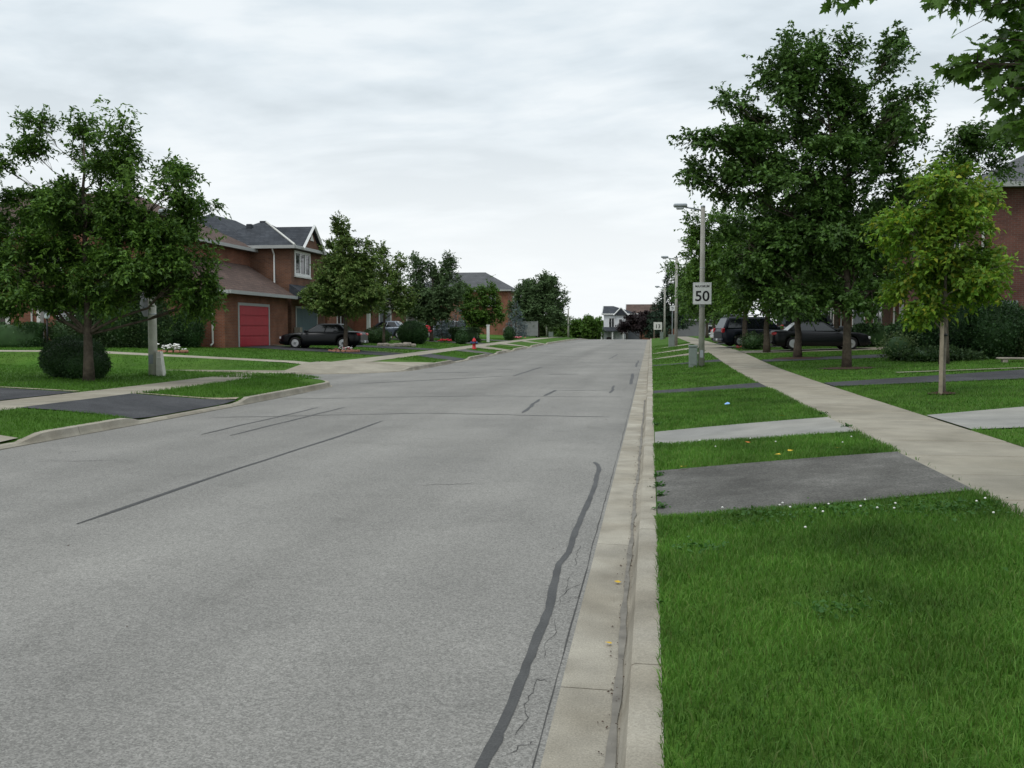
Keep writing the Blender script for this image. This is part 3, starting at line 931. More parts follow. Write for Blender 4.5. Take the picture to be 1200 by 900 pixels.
def limb_path(a, b, sag, n=6):
    a, b = Vector(a), Vector(b)
    out = []
    for i in range(n + 1):
        t = i / n
        p = a.lerp(b, t)
        p.z += sag * sin(pi * t) * (b - a).length
        w = .05 * (b - a).length * sin(pi * t)
        p.x += random.uniform(-w, w)
        p.y += random.uniform(-w, w)
        out.append(p)
    return out
def tree(name, label, x, y, lobes, leafm, barkm, r0=.12, fork=1.8, leaf=.11, wid=.5, slen=.4, k=9, dens=26, droop=.25, depth=.95, yspread=.35, lean=(0, 0), group=None, seed=1, extra=None, bias=.45, upd=.25, clump=6.0, csize=.2):
    rng = np.random.default_rng(seed)
    random.seed(seed)
    z = g(x, y)
    root = thing(name, label, 'tree', (x, y, z), 0, group)
    top = .93 * max(l[1] for l in lobes)
    mb = MB()
    # leader
    cx = sum(l[0] * l[2] * l[3] for l in lobes) / sum(l[2] * l[3] for l in lobes)
    pts, rr = [], []
    n = 10
    for i in range(n + 1):
        t = i / n
        h = t * top
        f = max(0, h - fork) / max(.1, top - fork)
        pts.append((lean[0] * t + cx * f * .8 + random.uniform(-.03, .03) * (i > 1), lean[1] * t + random.uniform(-.04, .04) * (i > 1), h - .06 * (i == 0)))
        rr.append(r0 * (1.32 if i == 0 else (1 - .86 * t)) if i != 1 else r0 * .97)
    mb.tube(pts, rr, 10)
    B, D, N, Ls = [], [], [], []
    ymean = max(l[2] for l in lobes)
    for (dx, dz, rx, rz) in lobes:
        rx, rz = max(rx * .7, rx - csize * .6 - slen * .2), max(rz * .7, rz - csize * .6 - slen * .2)
        ry = max(rx, rz) * depth
        dy = rng.uniform(-yspread, yspread) * ymean
        c = (dx, dy, dz)
        # limb from the leader to the lobe
        hz = min(max(fork * .9, dz - .45 * sqrt((dx - cx) ** 2 + dy * dy) - .5 * rz), top * .95)
        i = min(n, max(1, int(hz / top * n)))
        st = pts[i]
        rb = max(.010, rr[i] * .45)
        lp = limb_path(st, c, -.03)
        mb.tube(lp, [rb * (1 - .75 * q / 6) for q in range(7)], 6)
        ns = max(10, int(5.2 * dens * (1.25 if dz < .45 * top else 1.0) * (rx * rz + .32 * (rx + rz))))
        b, d, nn, ll, pos = sprays(c, (rx, ry, rz), ns, k, slen, leaf, droop, rng, bias, upd, clump, csize)
        B.append(b)
        D.append(d)
        N.append(nn)
        Ls.append(ll)
        # branchlets to some of the twigs
        for q in range(0, len(pos), max(1, len(pos) // 14)):
            s = lp[random.randint(3, 6)]
            mb.tube(limb_path(s, pos[q], .04, 4), [rb * .3, rb * .24, rb * .19, rb * .14, .004], 4)
    mb.build('trunk', M[barkm], root)
    B, D, N, Ls = map(np.concatenate, (B, D, N, Ls))
    V, F = leaf_quads(B, D, N, Ls, Ls * wid)
    link('crown', np_mesh('crown', V, F, M[leafm]), root)
    if extra:
        B, D, N, Ls = [], [], [], []
        for (dx, dy, dz, r, nn_) in extra[1]:
            b, d, nn, ll, pos = sprays((dx, dy, dz), (r, r, r), nn_, k, slen, leaf, droop, rng)
            B.append(b); D.append(d); N.append(nn); Ls.append(ll)
        B, D, N, Ls = map(np.concatenate, (B, D, N, Ls))
        V, F = leaf_quads(B, D, N, Ls, Ls * wid)
        link('young_leaves', np_mesh('young_leaves', V, F, M[extra[0]]), root)
    return root

def clipped(name, label, cat, x, y, blobs, leafm, leaf=.05, dens=900, group=None, seed=3, z=None, jit=.05, boxy=False):
    """shrub: twiggy core under a skin of small leaves; blobs = (dx,dy,rx,ry,height)"""
    rng = np.random.default_rng(seed)
    z = g(x, y) if z is None else z
    root = thing(name, label, cat, (x, y, z), 0, group)
    mb = MB()
    B, N, D, Ls = [], [], [], []
    for (dx, dy, rx, ry, h) in blobs:
        e = .38 if boxy else 1.0
        def surf(u, v, s=1.0):
            a = 2 * pi * u
            ph = (v - .5) * pi
            ca, sa, cp, sp = cos(a), sin(a), cos(ph), sin(ph)
            q = lambda t: math.copysign(abs(t) ** e, t)
            return (dx + rx * s * q(ca) * q(cp), dy + ry * s * q(sa) * q(cp), max(-.03, h * .46 + h * .54 * s * q(sp)))
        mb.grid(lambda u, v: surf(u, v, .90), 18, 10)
        area = 4 * (rx + ry) * h + 4 * rx * ry
        n = int(dens * area)
        u = unit(rng.normal(size=(n, 3)))
        qq = np.sign(u) * np.abs(u) ** e if boxy else u
        if boxy:
            cp = np.sqrt(np.maximum(1e-6, 1 - u[:, 2] ** 2))
            ca, sa = u[:, 0] / cp, u[:, 1] / cp
            f = lambda t: np.sign(t) * np.abs(t) ** e
            qq = np.stack([f(ca) * f(cp), f(sa) * f(cp), f(u[:, 2])], -1)
        s = 1 + rng.normal(size=n) * jit
        p = np.stack([dx + rx * s * qq[:, 0], dy + ry * s * qq[:, 1], h * .46 + h * .54 * s * qq[:, 2]], -1)
        kk = p[:, 2] > .0
        B.append(p[kk])
        D.append(unit(u[kk] + rng.normal(size=(kk.sum(), 3)) * .8 + np.array([0, 0, .3])))
        N.append(unit(u[kk] + rng.normal(size=(kk.sum(), 3)) * .7))
        Ls.append(leaf * rng.uniform(.6, 1.3, kk.sum()))
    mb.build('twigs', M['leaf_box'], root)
    B, D, N, Ls = map(np.concatenate, (B, D, N, Ls))
    V, F = leaf_quads(B, D, N, Ls, Ls * .62)
    link('foliage', np_mesh('foliage', V, F, M[leafm]), root)
    return root

def spruce(label, x, y, h, r, needlem, group=None, seed=5, name='spruce_tree', low=.1):
    rng = np.random.default_rng(seed)
    random.seed(seed)
    root = thing(name, label, 'tree', (x, y, g(x, y)), 0, group)
    mb = MB()
    mb.tube([(0, 0, -.05), (0, 0, h * .5), (0, 0, h * .98)], [h * .022, h * .013, .01], 7)
    B, D, N, Ls = [], [], [], []
    z = low * h
    while z < h * .97:
        t = (z - low * h) / (h * (1 - low))
        R = r * (1 - t) ** .8 * 1.0 + .05
        nb = max(4, int(11 * (1 - t) + 4))
        for q in range(nb):
            a = rng.uniform(0, 2 * pi)
            L = R * rng.uniform(.75, 1.12)
            tip = np.array([cos(a) * L, sin(a) * L, z - L * .18 + .12 * L * L / r])
            mb.tube([(0, 0, z), tuple(tip)], [.012, .004], 4)
            m = max(5, int(26 * L / r * (h / 4)))
            tt = rng.uniform(.15, 1, m) ** .7
            p = tip[None] * tt[:, None] + np.array([0, 0, z])[None] * (1 - tt[:, None]) + rng.normal(size=(m, 3)) * .05 * h / 4
            B.append(p)
            D.append(unit(np.array([cos(a), sin(a), .1])[None] + rng.normal(size=(m, 3)) * .6))
            N.append(unit(np.array([0, 0, 1.])[None] + rng.normal(size=(m, 3)) * .5))
            Ls.append(rng.uniform(.5, 1.1, m) * .20 * h / 4)
        z += h * .045
    mb.build('trunk', M['bark'], root)
    B, D, N, Ls = map(np.concatenate, (B, D, N, Ls))
    V, F = leaf_quads(B, D, N, Ls, Ls * .38)
    link('crown', np_mesh('crown', V, F, M[needlem]), root)
    return root

def flowers(name, label, x, y, spots, cat='flowers', edging=None, leafm='leaf_mid', seed=2, group=None):
    """a low flower clump: foliage, blossoms per colour, and a ring of edging stones if any"""
    rng = np.random.default_rng(seed)
    random.seed(seed)
    root = thing(name, label, cat, (x, y, g(x, y)), 0, group)
    R = max(s[2] for s in spots)
    n = int(260 * R)
    b = np.stack([rng.normal(size=n) * R * .5, rng.normal(size=n) * R * .4, np.abs(rng.normal(size=n)) * .08], -1)
    V, F = leaf_quads(b, unit(rng.normal(size=(n, 3)) + np.array([0, 0, .6])), unit(rng.normal(size=(n, 3)) + np.array([0, 0, 1.])), rng.uniform(.06, .13, n), rng.uniform(.04, .07, n))
    link('foliage', np_mesh('foliage', V, F, M[leafm]), root)
    for (m, cnt, r, hmin, hmax, sz) in spots:
        mb = MB()
        for q in range(cnt):
            px, py, pz = random.gauss(0, r * .45), random.gauss(0, r * .38), random.uniform(hmin, hmax)
            s = sz * random.uniform(.7, 1.2)
            mb.lathe([(s * .3, -s * .3), (s, 0), (s * .8, s * .35), (s * .15, s * .5)], (px, py, pz), 6)
        mb.build('blossom', M[m], root)
    if edging:
        er, cnt, em = edging
        for q in range(cnt):
            a = 2 * pi * q / cnt
            s = random.uniform(.8, 1.15)
            st = MB().rbox(-.11 * s, .11 * s, -.07 * s, .07 * s, -.02, .10 * s, .03)
            link('edging_stone', st.mesh('edging_stone', M[em]), root, (cos(a) * er, sin(a) * er * .75, 0), (0, 0, a + pi / 2))
    return root

# ------------------------------------------------------------------ houses
def pl(plane, pos, u0, u1, v0, v1, d0, d1):
    """box on a wall plane: u along the wall, v up, d outward"""
    if plane == 'y-':
        return (u0, u1, pos - d1, pos - d0, v0, v1)
    if plane == 'x+':
        return (pos + d0, pos + d1, u0, u1, v0, v1)
    if plane == 'x-':
        return (pos - d1, pos - d0, u0, u1, v0, v1)
def window(root, org, plane, pos, u, v, w, h, cols=2, rows=1, frame='white', glass='glass', t=.09, sill=True, blind=False):
    mb = MB()
    u0, u1, v0, v1 = u - w / 2, u + w / 2, v, v + h
    B = lambda a, b, c, d, e=-.03, f=.05: mb.box(*pl(plane, pos, a, b, c, d, e, f))
    B(u0, u0 + t, v0, v1)
    B(u1 - t, u1, v0, v1)
    B(u0 + t, u1 - t, v1 - t, v1, -.03, .049)
    B(u0 + t, u1 - t, v0, v0 + t, -.03, .049)
    for c in range(1, cols):
        q = u0 + w * c / cols
        B(q - t * .4, q + t * .4, v0 + t, v1 - t, -.03, .045)
    for c in range(1, rows):
        q = v0 + h * c / rows
        B(u0 + t, u1 - t, q - .02, q + .02, -.03, .04)
    f = mb.build('window', M[frame], root, org)
    for c in range(cols):
        a, b = u0 + w * c / cols + .02, u0 + w * (c + 1) / cols - .02
        MB().box(*pl(plane, pos, a, b, v0 + .03, v1 - .03, -.02, .012)).build('pane', M[glass], f, org)
        if blind:
            bm_ = MB()
            q = v0 + t + .04
            while q < v1 - t:
                bm_.box(*pl(plane, pos, a + .03, b - .03, q, q + .045, .013, .020))
                q += .10
            bm_.build('blind', M['blind'], f, org)
    if sill:
        MB().box(*pl(plane, pos, u0 - .06, u1 + .06, v0 - .09, v0 - .003, -.02, .09)).build('sill', M['offwhite'], f, org)
    return f
def garage(root, org, plane, pos, u, v, w, h, m, rows=4, cols=4, trim='white', depth=.12, hw=.12, relief=.012):
    """sectional door set back in its opening, with jambs and head"""
    f = MB()
    f.box(*pl(plane, pos, u - w / 2 - hw, u - w / 2, v, v + h + hw, -.05, .03))
    f.box(*pl(plane, pos, u + w / 2, u + w / 2 + hw, v, v + h + hw, -.05, .03))
    f.box(*pl(plane, pos, u - w / 2, u + w / 2, v + h, v + h + hw, -.05, .029))
    d = MB()
    d.box(*pl(plane, pos, u - w / 2, u + w / 2, v, v + h, -.04, .004))
    door = d.build('garage_door', M[m], root, org)
    f.build('door_frame', M[trim], door, org)
    ph, pw = h / rows, w / cols
    for r in range(rows):
        for c in range(cols):
            a, b = u - w / 2 + pw * c + .05, u - w / 2 + pw * (c + 1) - .05
            lo, hi = v + ph * r + .05, v + ph * (r + 1) - .05
            x0, x1, y0, y1, z0, z1 = pl(plane, pos, a, b, lo, hi, .004, relief)
            MB().rbox(x0, x1, y0, y1, z0, z1, .007).build('panel', M[m], door, org)
    for r in range(1, rows):
        q = v + ph * r
        MB().box(*pl(plane, pos, u - w / 2, u + w / 2, q - .012, q + .012, .0041, .012)).build('section_joint', M[m], door, org)
    return door
def hip_roof(root, org, x0, x1, y0, y1, z, h, m, over=.4, axis='x', hip0=True, hip1=True, gutter='fascia', inset=None):
    """roof with hipped or gabled ends, soffit, eaves board"""
    X0, X1, Y0, Y1 = x0 - over, x1 + over, y0 - over, y1 + over
    half = (Y1 - Y0) / 2 if axis == 'x' else (X1 - X0) / 2
    ins = half if inset is None else inset
    if axis == 'x':
        yc = (Y0 + Y1) / 2
        a = (X0 + (ins if hip0 else 0), yc, z + h)
        b = (X1 - (ins if hip1 else 0), yc, z + h)
        cs = [(X0, Y0, z), (X1, Y0, z), (X1, Y1, z), (X0, Y1, z)]
        fs = [(0, 1, 5, 4), (1, 2, 5), (2, 3, 4, 5), (3, 0, 4), (3, 2, 1, 0)]
    else:
        xc = (X0 + X1) / 2
        a = (xc, Y0 + (ins if hip0 else 0), z + h)
        b = (xc, Y1 - (ins if hip1 else 0), z + h)
        cs = [(X0, Y0, z), (X1, Y0, z), (X1, Y1, z), (X0, Y1, z)]
        fs = [(0, 1, 4), (1, 2, 5, 4), (2, 3, 5), (3, 0, 4, 5), (3, 2, 1, 0)]
    roof = MB().add(cs + [a, b], fs).build('roof', M[m], root, org)
    t = .17
    def bar(x0, x1, y0, y1):
        return MB().box(x0, x1, y0, y1, z - t, z + .012)
    sides = [(X0 - .02, X1 + .02, Y0 - .10, Y0 + .001), (X1 - .001, X1 + .10, Y0, Y1), (X0 - .10, X0 + .001, Y0, Y1), (X0 - .02, X1 + .02, Y1 - .001, Y1 + .10)]
    for q in sides:
        bar(*q).build('gutter', M[gutter], roof, org)
    MB().box(X0 + .01, X1 - .01, Y0 + .01, Y1 - .01, z - t + .02, z - .01).build('soffit', M['soffit'], roof, org)
    if not (hip0 and hip1) and axis == 'x':
        for end, on in ((X0, not hip0), (X1, not hip1)):
            if on:
                for s in (Y0, Y1):
                    MB().tube([(end, s, z - .02), (end, (Y0 + Y1) / 2, z + h + .02)], .09, 4, False).build('bargeboard', M['white'], roof, org)
    return roof
def ridge_caps(roof, org, pts, m):
    MB().tube(pts, .07, 5, False).build('ridge_cap', M[m], roof, org)
def wall_box(root, org, x0, x1, y0, y1, z0, z1, m, name='wall'):
    return MB().box(x0, x1, y0, y1, z0, z1).build(name, M[m], root, org)
def downspout(root, org, x, y, z0, z1, plane='y-', m='white', kick=.3):
    mb = MB()
    dx, dy = {'y-': (0, -1), 'x+': (1, 0), 'x-': (-1, 0)}[plane]
    mb.tube([(x + dx * .35, y + dy * .35, z1), (x + dx * .3, y + dy * .3, z1 - .15), (x + dx * .07, y + dy * .07, z1 - .42), (x + dx * .07, y + dy * .07, z0 + .15), (x + dx * kick, y + dy * kick, z0 + .05)], .05, 6, False)
    return mb.build('downspout', M[m], root, org)

# ---- brown roofed corner house with the red garage door
o = (-23.5, 46.6, g(-23.5, 46.6))
zb = o[2]
H = thing('brick_house', 'red brick corner house with brown shingle roof and red garage door', 'house', o)
wall_box(H, o, -40, -23.5, 46.6, 55.8, zb - .5, 6.5, 'brick')
wall_box(H, o, -37.5, -27.3, 45.0, 46.59, zb - .5, 6.5, 'brick')
wall_box(H, o, -23.49, -21.0, 46.4, 55.0, zb - .5, 3.75, 'brick')
r = hip_roof(H, o, -40, -23.5, 46.6, 55.8, 6.5, 2.75, 'shingle_brown', .4, 'x', inset=5.2)
ridge_caps(r, o, [(-35.2, 51.2, 9.27), (-28.3, 51.2, 9.27)], 'shingle_brown')
r2 = hip_roof(H, o, -37.5, -31.4, 44.5, 51, 6.52, 2.1, 'shingle_brown', .35, 'y', hip0=False, inset=3)
mb = MB()
mb.add([(-23.5, 46.0, 3.72), (-20.55, 46.0, 3.72), (-20.55, 55.2, 3.72), (-23.5, 55.2, 3.72), (-23.5, 48.6, 5.55), (-23.5, 55.2, 5.55)], [(0, 1, 4), (1, 2, 5, 4), (2, 3, 5), (3, 0, 4, 5), (3, 2, 1, 0)])
gr = mb.build('roof', M['shingle_brown'], H, o)
gr['label'] = 'low brown roof over the garage'
MB().box(-20.55, -20.44, 45.95, 55.2, 3.56, 3.735).build('gutter', M['fascia'], gr, o)
MB().box(-23.5, -20.55, 45.90, 46.01, 3.56, 3.735).build('gutter', M['fascia'], gr, o)
garage(H, o, 'x+', -21.0, 50.1, .88, 3.9, 2.15, 'red_door', 4, 1, 'fascia', hw=.14, relief=.035)
window(H, o, 'y-', 45.0, -28.1, 1.95, 2.0, 1.55, 2, 1, blind=True, t=.13)
window(H, o, 'y-', 46.6, -24.9, 1.75, 1.0, 1.3, 1, 1, t=.12)
window(H, o, 'y-', 45.0, -29.5, 4.6, 1.5, 1.4, 2)
window(H, o, 'y-', 45.0, -34.2, 4.6, 1.5, 1.4, 2)
dr = MB().box(*pl('y-', 45.0, -32.75, -31.85, zb, zb + 2.1, -.03, .02)).build('door', M['dark_door'], H, o)
MB().box(*pl('y-', 45.0, -31.84, -31.62, zb, zb + 2.25, -.03, .05)).build('door_frame', M['offwhite'], dr, o)
MB().box(*pl('y-', 45.0, -33.0, -32.76, zb, zb + 2.25, -.03, .05)).build('door_frame', M['offwhite'], dr, o)
downspout(H, o, -30.4, 45.0, zb, 6.3, 'y-', 'offwhite')
downspout(H, o, -21.6, 46.4, zb, 3.6, 'y-', 'offwhite')
for q in (-35.0, -29.9):
    MB().box(q - .1, q + .1, 44.72, 44.995, zb - .3, 3.2).build('post', M['offwhite'], H, o)
MB().rbox(-31.1, -30.8, 51.6, 51.9, 8.6, 9.15, .03).build('roof_vent', M['shingle_slate'], r, o)

# ---- dark roofed house with the gable window
o = (-21.0, 56.0, g(-21, 56))
zb = o[2]
H = thing('brick_house', 'brown brick house with dark slate roof and white triple gable window', 'house', o)
wall_box(H, o, -31.5, -26.4, 55.82, 66, zb - .5, 6.7, 'brick_brown')
wall_box(H, o, -26.39, -21.0, 55.6, 61.6, zb - .5, 6.7, 'brick_brown')
wall_box(H, o, -26.38, -22.5, 61.61, 66, zb - .5, 6.7, 'brick_brown')
r = hip_roof(H, o, -31.5, -23.6, 55.82, 66, 6.72, 2.35, 'shingle_slate', .4, 'y', inset=3.6)
r = hip_roof(H, o, -26.8, -21.0, 55.6, 61.6, 6.7, 1.75, 'shingle_slate', .4, 'x', inset=3.1)
ridge_caps(r, o, [(-24.1, 58.6, 8.47), (-23.7, 58.6, 8.47)], 'shingle_slate')
ridge_caps(r, o, [(-20.6, 55.2, 6.74), (-23.7, 58.6, 8.47)], 'offwhite')
for q, y_ in ((-24.6, 57.6), (-29.8, 58.2)):
    MB().rbox(q, q + .35, y_, y_ + .3, 7.6, 8.25, .04).build('roof_vent', M['shingle_slate'], r, o)
# cross gable facing the road
mb = MB()
mb.add([(-20.45, 56.2, 6.62), (-20.45, 60.0, 6.62), (-20.45, 58.1, 8.08), (-23.6, 58.1, 8.08), (-22.0, 56.2, 6.72), (-22.0, 60.0, 6.72)], [(0, 2, 3, 4), (1, 5, 3, 2)])
gb = mb.build('roof', M['shingle_slate'], H, o)
MB().add([(-20.62, 56.5, 6.62), (-20.62, 59.7, 6.62), (-20.62, 58.1, 7.9), (-20.98, 56.5, 6.62), (-20.98, 59.7, 6.62), (-20.98, 58.1, 7.9)], [(0, 1, 2), (3, 5, 4), (0, 2, 5, 3), (1, 4, 5, 2), (0, 3, 4, 1)]).build('gable_wall', M['brick_brown'], H, o)
for s in (56.15, 60.05):
    MB().tube([(-20.42, s, 6.6), (-20.42, 58.1, 8.12)], .09, 4, False).build('bargeboard', M['white'], gb, o)
MB().add([(-20.56, 57.8, 7.2), (-20.56, 58.4, 7.2), (-20.56, 58.1, 7.6), (-20.61, 57.8, 7.2), (-20.61, 58.4, 7.2), (-20.61, 58.1, 7.6)], [(0, 1, 2), (0, 2, 5, 3), (1, 4, 5, 2), (0, 3, 4, 1), (3, 5, 4)]).build('gable_panel', M['offwhite'], gb, o)
window(H, o, 'x+', -21.0, 57.5, 5.0, 2.7, 1.5, 3, 1, t=.16)
mb = MB()
mb.add([(-21.0, 55.3, 4.45), (-21.0, 61.9, 4.45), (-19.7, 61.9, 3.62), (-19.7, 55.3, 3.62), (-21.0, 55.3, 3.62), (-21.0, 61.9, 3.62)], [(0, 3, 2, 1), (0, 4, 3), (1, 2, 5), (4, 5, 2, 3)])
pr = mb.build('roof', M['shingle_slate'], H, o)
pr['label'] = 'narrow slate pent roof over the garage'
MB().box(-19.7, -19.6, 55.25, 61.95, 3.47, 3.635).build('gutter', M['fascia'], pr, o)
garage(H, o, 'x+', -21.0, 58.2, zb, 3.6, 2.15, 'teal_door', 4, 4, 'fascia')
downspout(H, o, -22.0, 55.6, 4.4, 6.6, 'y-', 'white', .6)
downspout(H, o, -21.35, 55.6, zb, 3.5, 'y-', 'white')
MB().box(-20.95, -20.6, 55.9, 56.3, zb - .3, zb + 1.0).build('pier', M['stone'], H, o)

# ---- tan roofed house behind the linden
o = (-21.5, 68, g(-21.5, 68))
zb = o[2]
H = thing('brick_house', 'red brick house with tan roof and white garage pillars behind conical tree', 'house', o)
wall_box(H, o, -32, -23.0, 68, 80.5, zb - .5, 6.6, 'brick')
wall_box(H, o, -22.99, -21.5, 74.4, 80.5, zb - .5, 3.6, 'brick_orange')
r = hip_roof(H, o, -32, -22.99, 68, 80.5, 6.6, 1.9, 'shingle_tan', .4, 'y', inset=4)
r = hip_roof(H, o, -22.9, -21.5, 74.4, 80.5, 3.7, .8, 'shingle_tan', .4, 'y', inset=.8)
garage(H, o, 'x+', -21.5, 78.0, zb, 3.2, 2.15, 'grey_door', 4, 4, 'white', hw=.3)
window(H, o, 'x+', -23.0, 71.5, 4.6, 1.8, 1.4, 2)
window(H, o, 'x+', -23.0, 71, 1.8, 1.8, 1.5, 2)
window(H, o, 'y-', 68, -26, 4.6, 1.3, 1.4, 2)
MB().box(-21.35, -21.1, 72.2, 72.45, zb - .3, 3.4).build('post', M['white'], H, o)
MB().box(-23, -21.0, 70.9, 72.6, 3.4, 3.6).build('porch_roof', M['offwhite'], H, o)

o = (-22.0, 86, g(-22, 86))
zb = o[2]
H = thing('brick_house', 'low brick house with dark open garage behind the blue spruces', 'house', o)
wall_box(H, o, -32, -22, 86, 98, zb - .5, 4.0, 'brick_brown')
hip_roof(H, o, -32, -22, 86, 98, 4.0, 2.1, 'shingle_grey', .4, 'y')
garage(H, o, 'x+', -22, 89.0, zb, 3.6, 2.15, 'dark_door', 4, 4, 'offwhite', hw=.25)
window(H, o, 'x+', -22, 94.5, 1.9, 2.4, 1.4, 3)
window(H, o, 'y-', 86, -25, 1.9, 1.6, 1.4, 2)

o = (-18.2, 125, g(-18.2, 125))
zb = o[2]
H = thing('brick_house', 'orange brick house under a plain grey hipped roof beyond yellow green tree', 'house', o)
wall_box(H, o, -31, -18.2, 125, 137, zb - .5, 7.0, 'brick_orange')
r = hip_roof(H, o, -31, -18.2, 125, 137, 7.0, 2.6, 'shingle_grey', .45, 'x', inset=4.4)
window(H, o, 'x+', -18.2, 130, 4.9, 1.8, 1.4, 2)
window(H, o, 'x+', -18.2, 134, 4.9, 1.8, 1.4, 2)
window(H, o, 'y-', 125, -20.4, 4.9, 1.2, 1.4, 2)
window(H, o, 'x+', -18.2, 131, 1.8, 2.4, 1.5, 3)

# ---- far end of the street
o = (-4.9, 170, float(zr(170)))
zb = o[2]
H = thing('white_house', 'small white sided house with dark roof and porch past road crest', 'house', o)
wall_box(H, o, -8.1, -4.3, 170, 178, zb - .5, 5.6, 'siding')
r = hip_roof(H, o, -8.1, -2.6, 170, 178, 5.6, 1.4, 'shingle_slate', .3, 'x', hip0=False, hip1=True, gutter='white')
wall_box(H, o, -6.0, -4.29, 168.8, 169.99, zb - .5, 5.5, 'siding', 'bay')
MB().add([(-6.3, 168.4, 5.35), (-3.9, 168.4, 5.35), (-5.1, 168.4, 6.55), (-6.3, 173, 5.35), (-3.9, 173, 5.35), (-5.1, 173, 6.55)], [(0, 2, 5, 3), (1, 4, 5, 2), (0, 1, 2), (3, 5, 4)]).build('roof', M['shingle_slate'], H, o)
for s in (-6.35, -3.85):
    MB().tube([(s, 168.35, 5.3), (-5.1, 168.35, 6.6)], .11, 4, False).build('bargeboard', M['white'], r, o)
window(H, o, 'y-', 170, -6.75, 3.2, 1.0, 1.7, 2)
window(H, o, 'y-', 168.8, -5.15, 3.9, .7, .8, 1)
MB().add([(-8.5, 167.6, 2.7), (-4.4, 167.6, 2.7), (-4.4, 170, 3.3), (-8.5, 170, 3.3), (-8.5, 167.6, 2.55), (-4.4, 167.6, 2.55), (-4.4, 170, 2.55), (-8.5, 170, 2.55)], [(0, 1, 2, 3), (0, 4, 5, 1), (1, 5, 6, 2), (3, 7, 4, 0), (7, 6, 5, 4)]).build('porch_roof', M['shingle_slate'], H, o)
for q in (-8.35, -6.5, -4.65):
    MB().rbox(q - .12, q + .12, 167.75, 167.99, zb - .4, 2.56, .02).build('post', M['white'], H, o)
dr = MB().box(*pl('y-', 170, -7.6, -6.7, zb, zb + 2.1, -.03, .02)).build('door', M['dark_door'], H, o)
H.location.z -= .9

o = (-1.5, 171, float(zr(171)))
zb = o[2]
H = thing('brick_house', 'brick house with broad brown roof at the far end of road', 'house', o)
wall_box(H, o, -4.1, 8, 171, 181, zb - .5, 3.9, 'brick_orange')
hip_roof(H, o, -4.1, 8, 171, 181, 3.9, 2.9, 'shingle_brown', .4, 'x', hip0=False, hip1=True, gutter='soffit')
garage(H, o, 'y-', 171, -3.0, .3, 2.0, 2.0, 'grey_door', 4, 3, 'soffit')
H.location.z -= .35
window(H, o, 'y-', 171, 1.6, 1.3, 1.8, 1.4, 2)

o = (4.5, 164, float(zr(164)))
zb = o[2]
H = thing('grey_house', 'low grey sided house under trees at far end of sidewalk', 'house', o)
wall_box(H, o, 4.2, 14, 163.5, 170, zb - .5, 3.6, 'siding_grey')
hip_roof(H, o, 4.2, 14, 163.5, 170, 3.6, 2.0, 'shingle_grey', .4, 'x')
window(H, o, 'y-', 163.5, 10, 1.3, 1.6, 1.3, 2)

# ---- right hand houses
RH = [(12.3, 39.6, 22, 50.5, 'brick_plum', 'shingle_grey', 'tall plum brick house with grey roof right of the yellow green tree', 7.25),
      (12.5, 54, 22, 65, 'brick_brown', 'shingle_slate', 'brown brick house half hidden behind the tall maple and black sedan', 7.4),
      (12.6, 69, 22, 80, 'brick', 'shingle_brown', 'red brick house half hidden behind the navy family car', 7.5),
      (12.6, 85, 22, 96, 'brick_brown', 'shingle_grey', 'brown brick house deep behind the row of roadside trees', 7.6)]
for n_, (x0, y0, x1, y1, bm_, rm_, lab, ze) in enumerate(RH):
    o = (x0, y0, g(x0, y0))
    zb = o[2]
    H = thing('brick_house', lab, 'house', o)
    wall_box(H, o, x0, x1, y0, y1, zb - .5, ze, bm_)
    r = hip_roof(H, o, x0, x1, y0, y1, ze, 2.3, rm_, .42, 'x', inset=4.5)
    window(H, o, 'x-', x0, y0 + 3, 4.8, 1.6, 1.4, 2)
    window(H, o, 'x-', x0, y0 + 7.5, 4.8, 1.6, 1.4, 2)
    window(H, o, 'x-', x0, y0 + 3, 1.8, 2.0, 1.5, 2)
    garage(H, o, 'x-', x0, y0 + 8.2, zb, 3.4, 2.15, 'grey_door', 4, 4)
    downspout(H, o, x0 + .12, y0, zb, ze - .1, 'y-', 'offwhite')
    # gas meter box on the side wall
    mx = x0 + 1.12
    bx = MB().rbox(*pl('y-', y0, mx - .3, mx + .3, 2.05, 2.85, -.01, .14), .02).build('meter_box', M['utility_green'], H, o)
    MB().lathe([(.17, -.14 - .10), (.17, -.14 - .02), (.14, -.14)], (mx, y0, 2.52), 14, 'y').build('meter_dial', M['galv'], bx, o)
    for s in (-.2, .2):
        MB().tube([(mx + s, y0 - .07, zb + .1), (mx + s, y0 - .07, 2.06)], .045, 6).build('conduit', M['galv'], bx, o)
    if n_ == 1:
        for q in (13.0, 13.35):
            MB().box(*pl('y-', y0, q - .12, q + .1, zb, zb + 2.5, -.02, .07)).build('post', M['offwhite'], H, o)

# ------------------------------------------------------------------ fence by the blue spruce
fx0, fx1, fy = -16.6, -13.6, 118.
F_ = thing('wooden_fence', 'weathered grey board fence beyond the blue spruce', 'fence', (fx0, fy, g(fx0, fy)))
for k in range(21):
    link('board', MB().rbox(-.07, .07, -.012, .012, 0, 1.75, .006).mesh('board', M['fence']), F_, (k * .15, random.uniform(-.004, .004), .05))
for k in range(3):
    link('post', MB().rbox(-.05, .05, -.05, .05, 0, 1.9, .01).mesh('post', M['fence']), F_, (k * 1.5, .08, -.05))

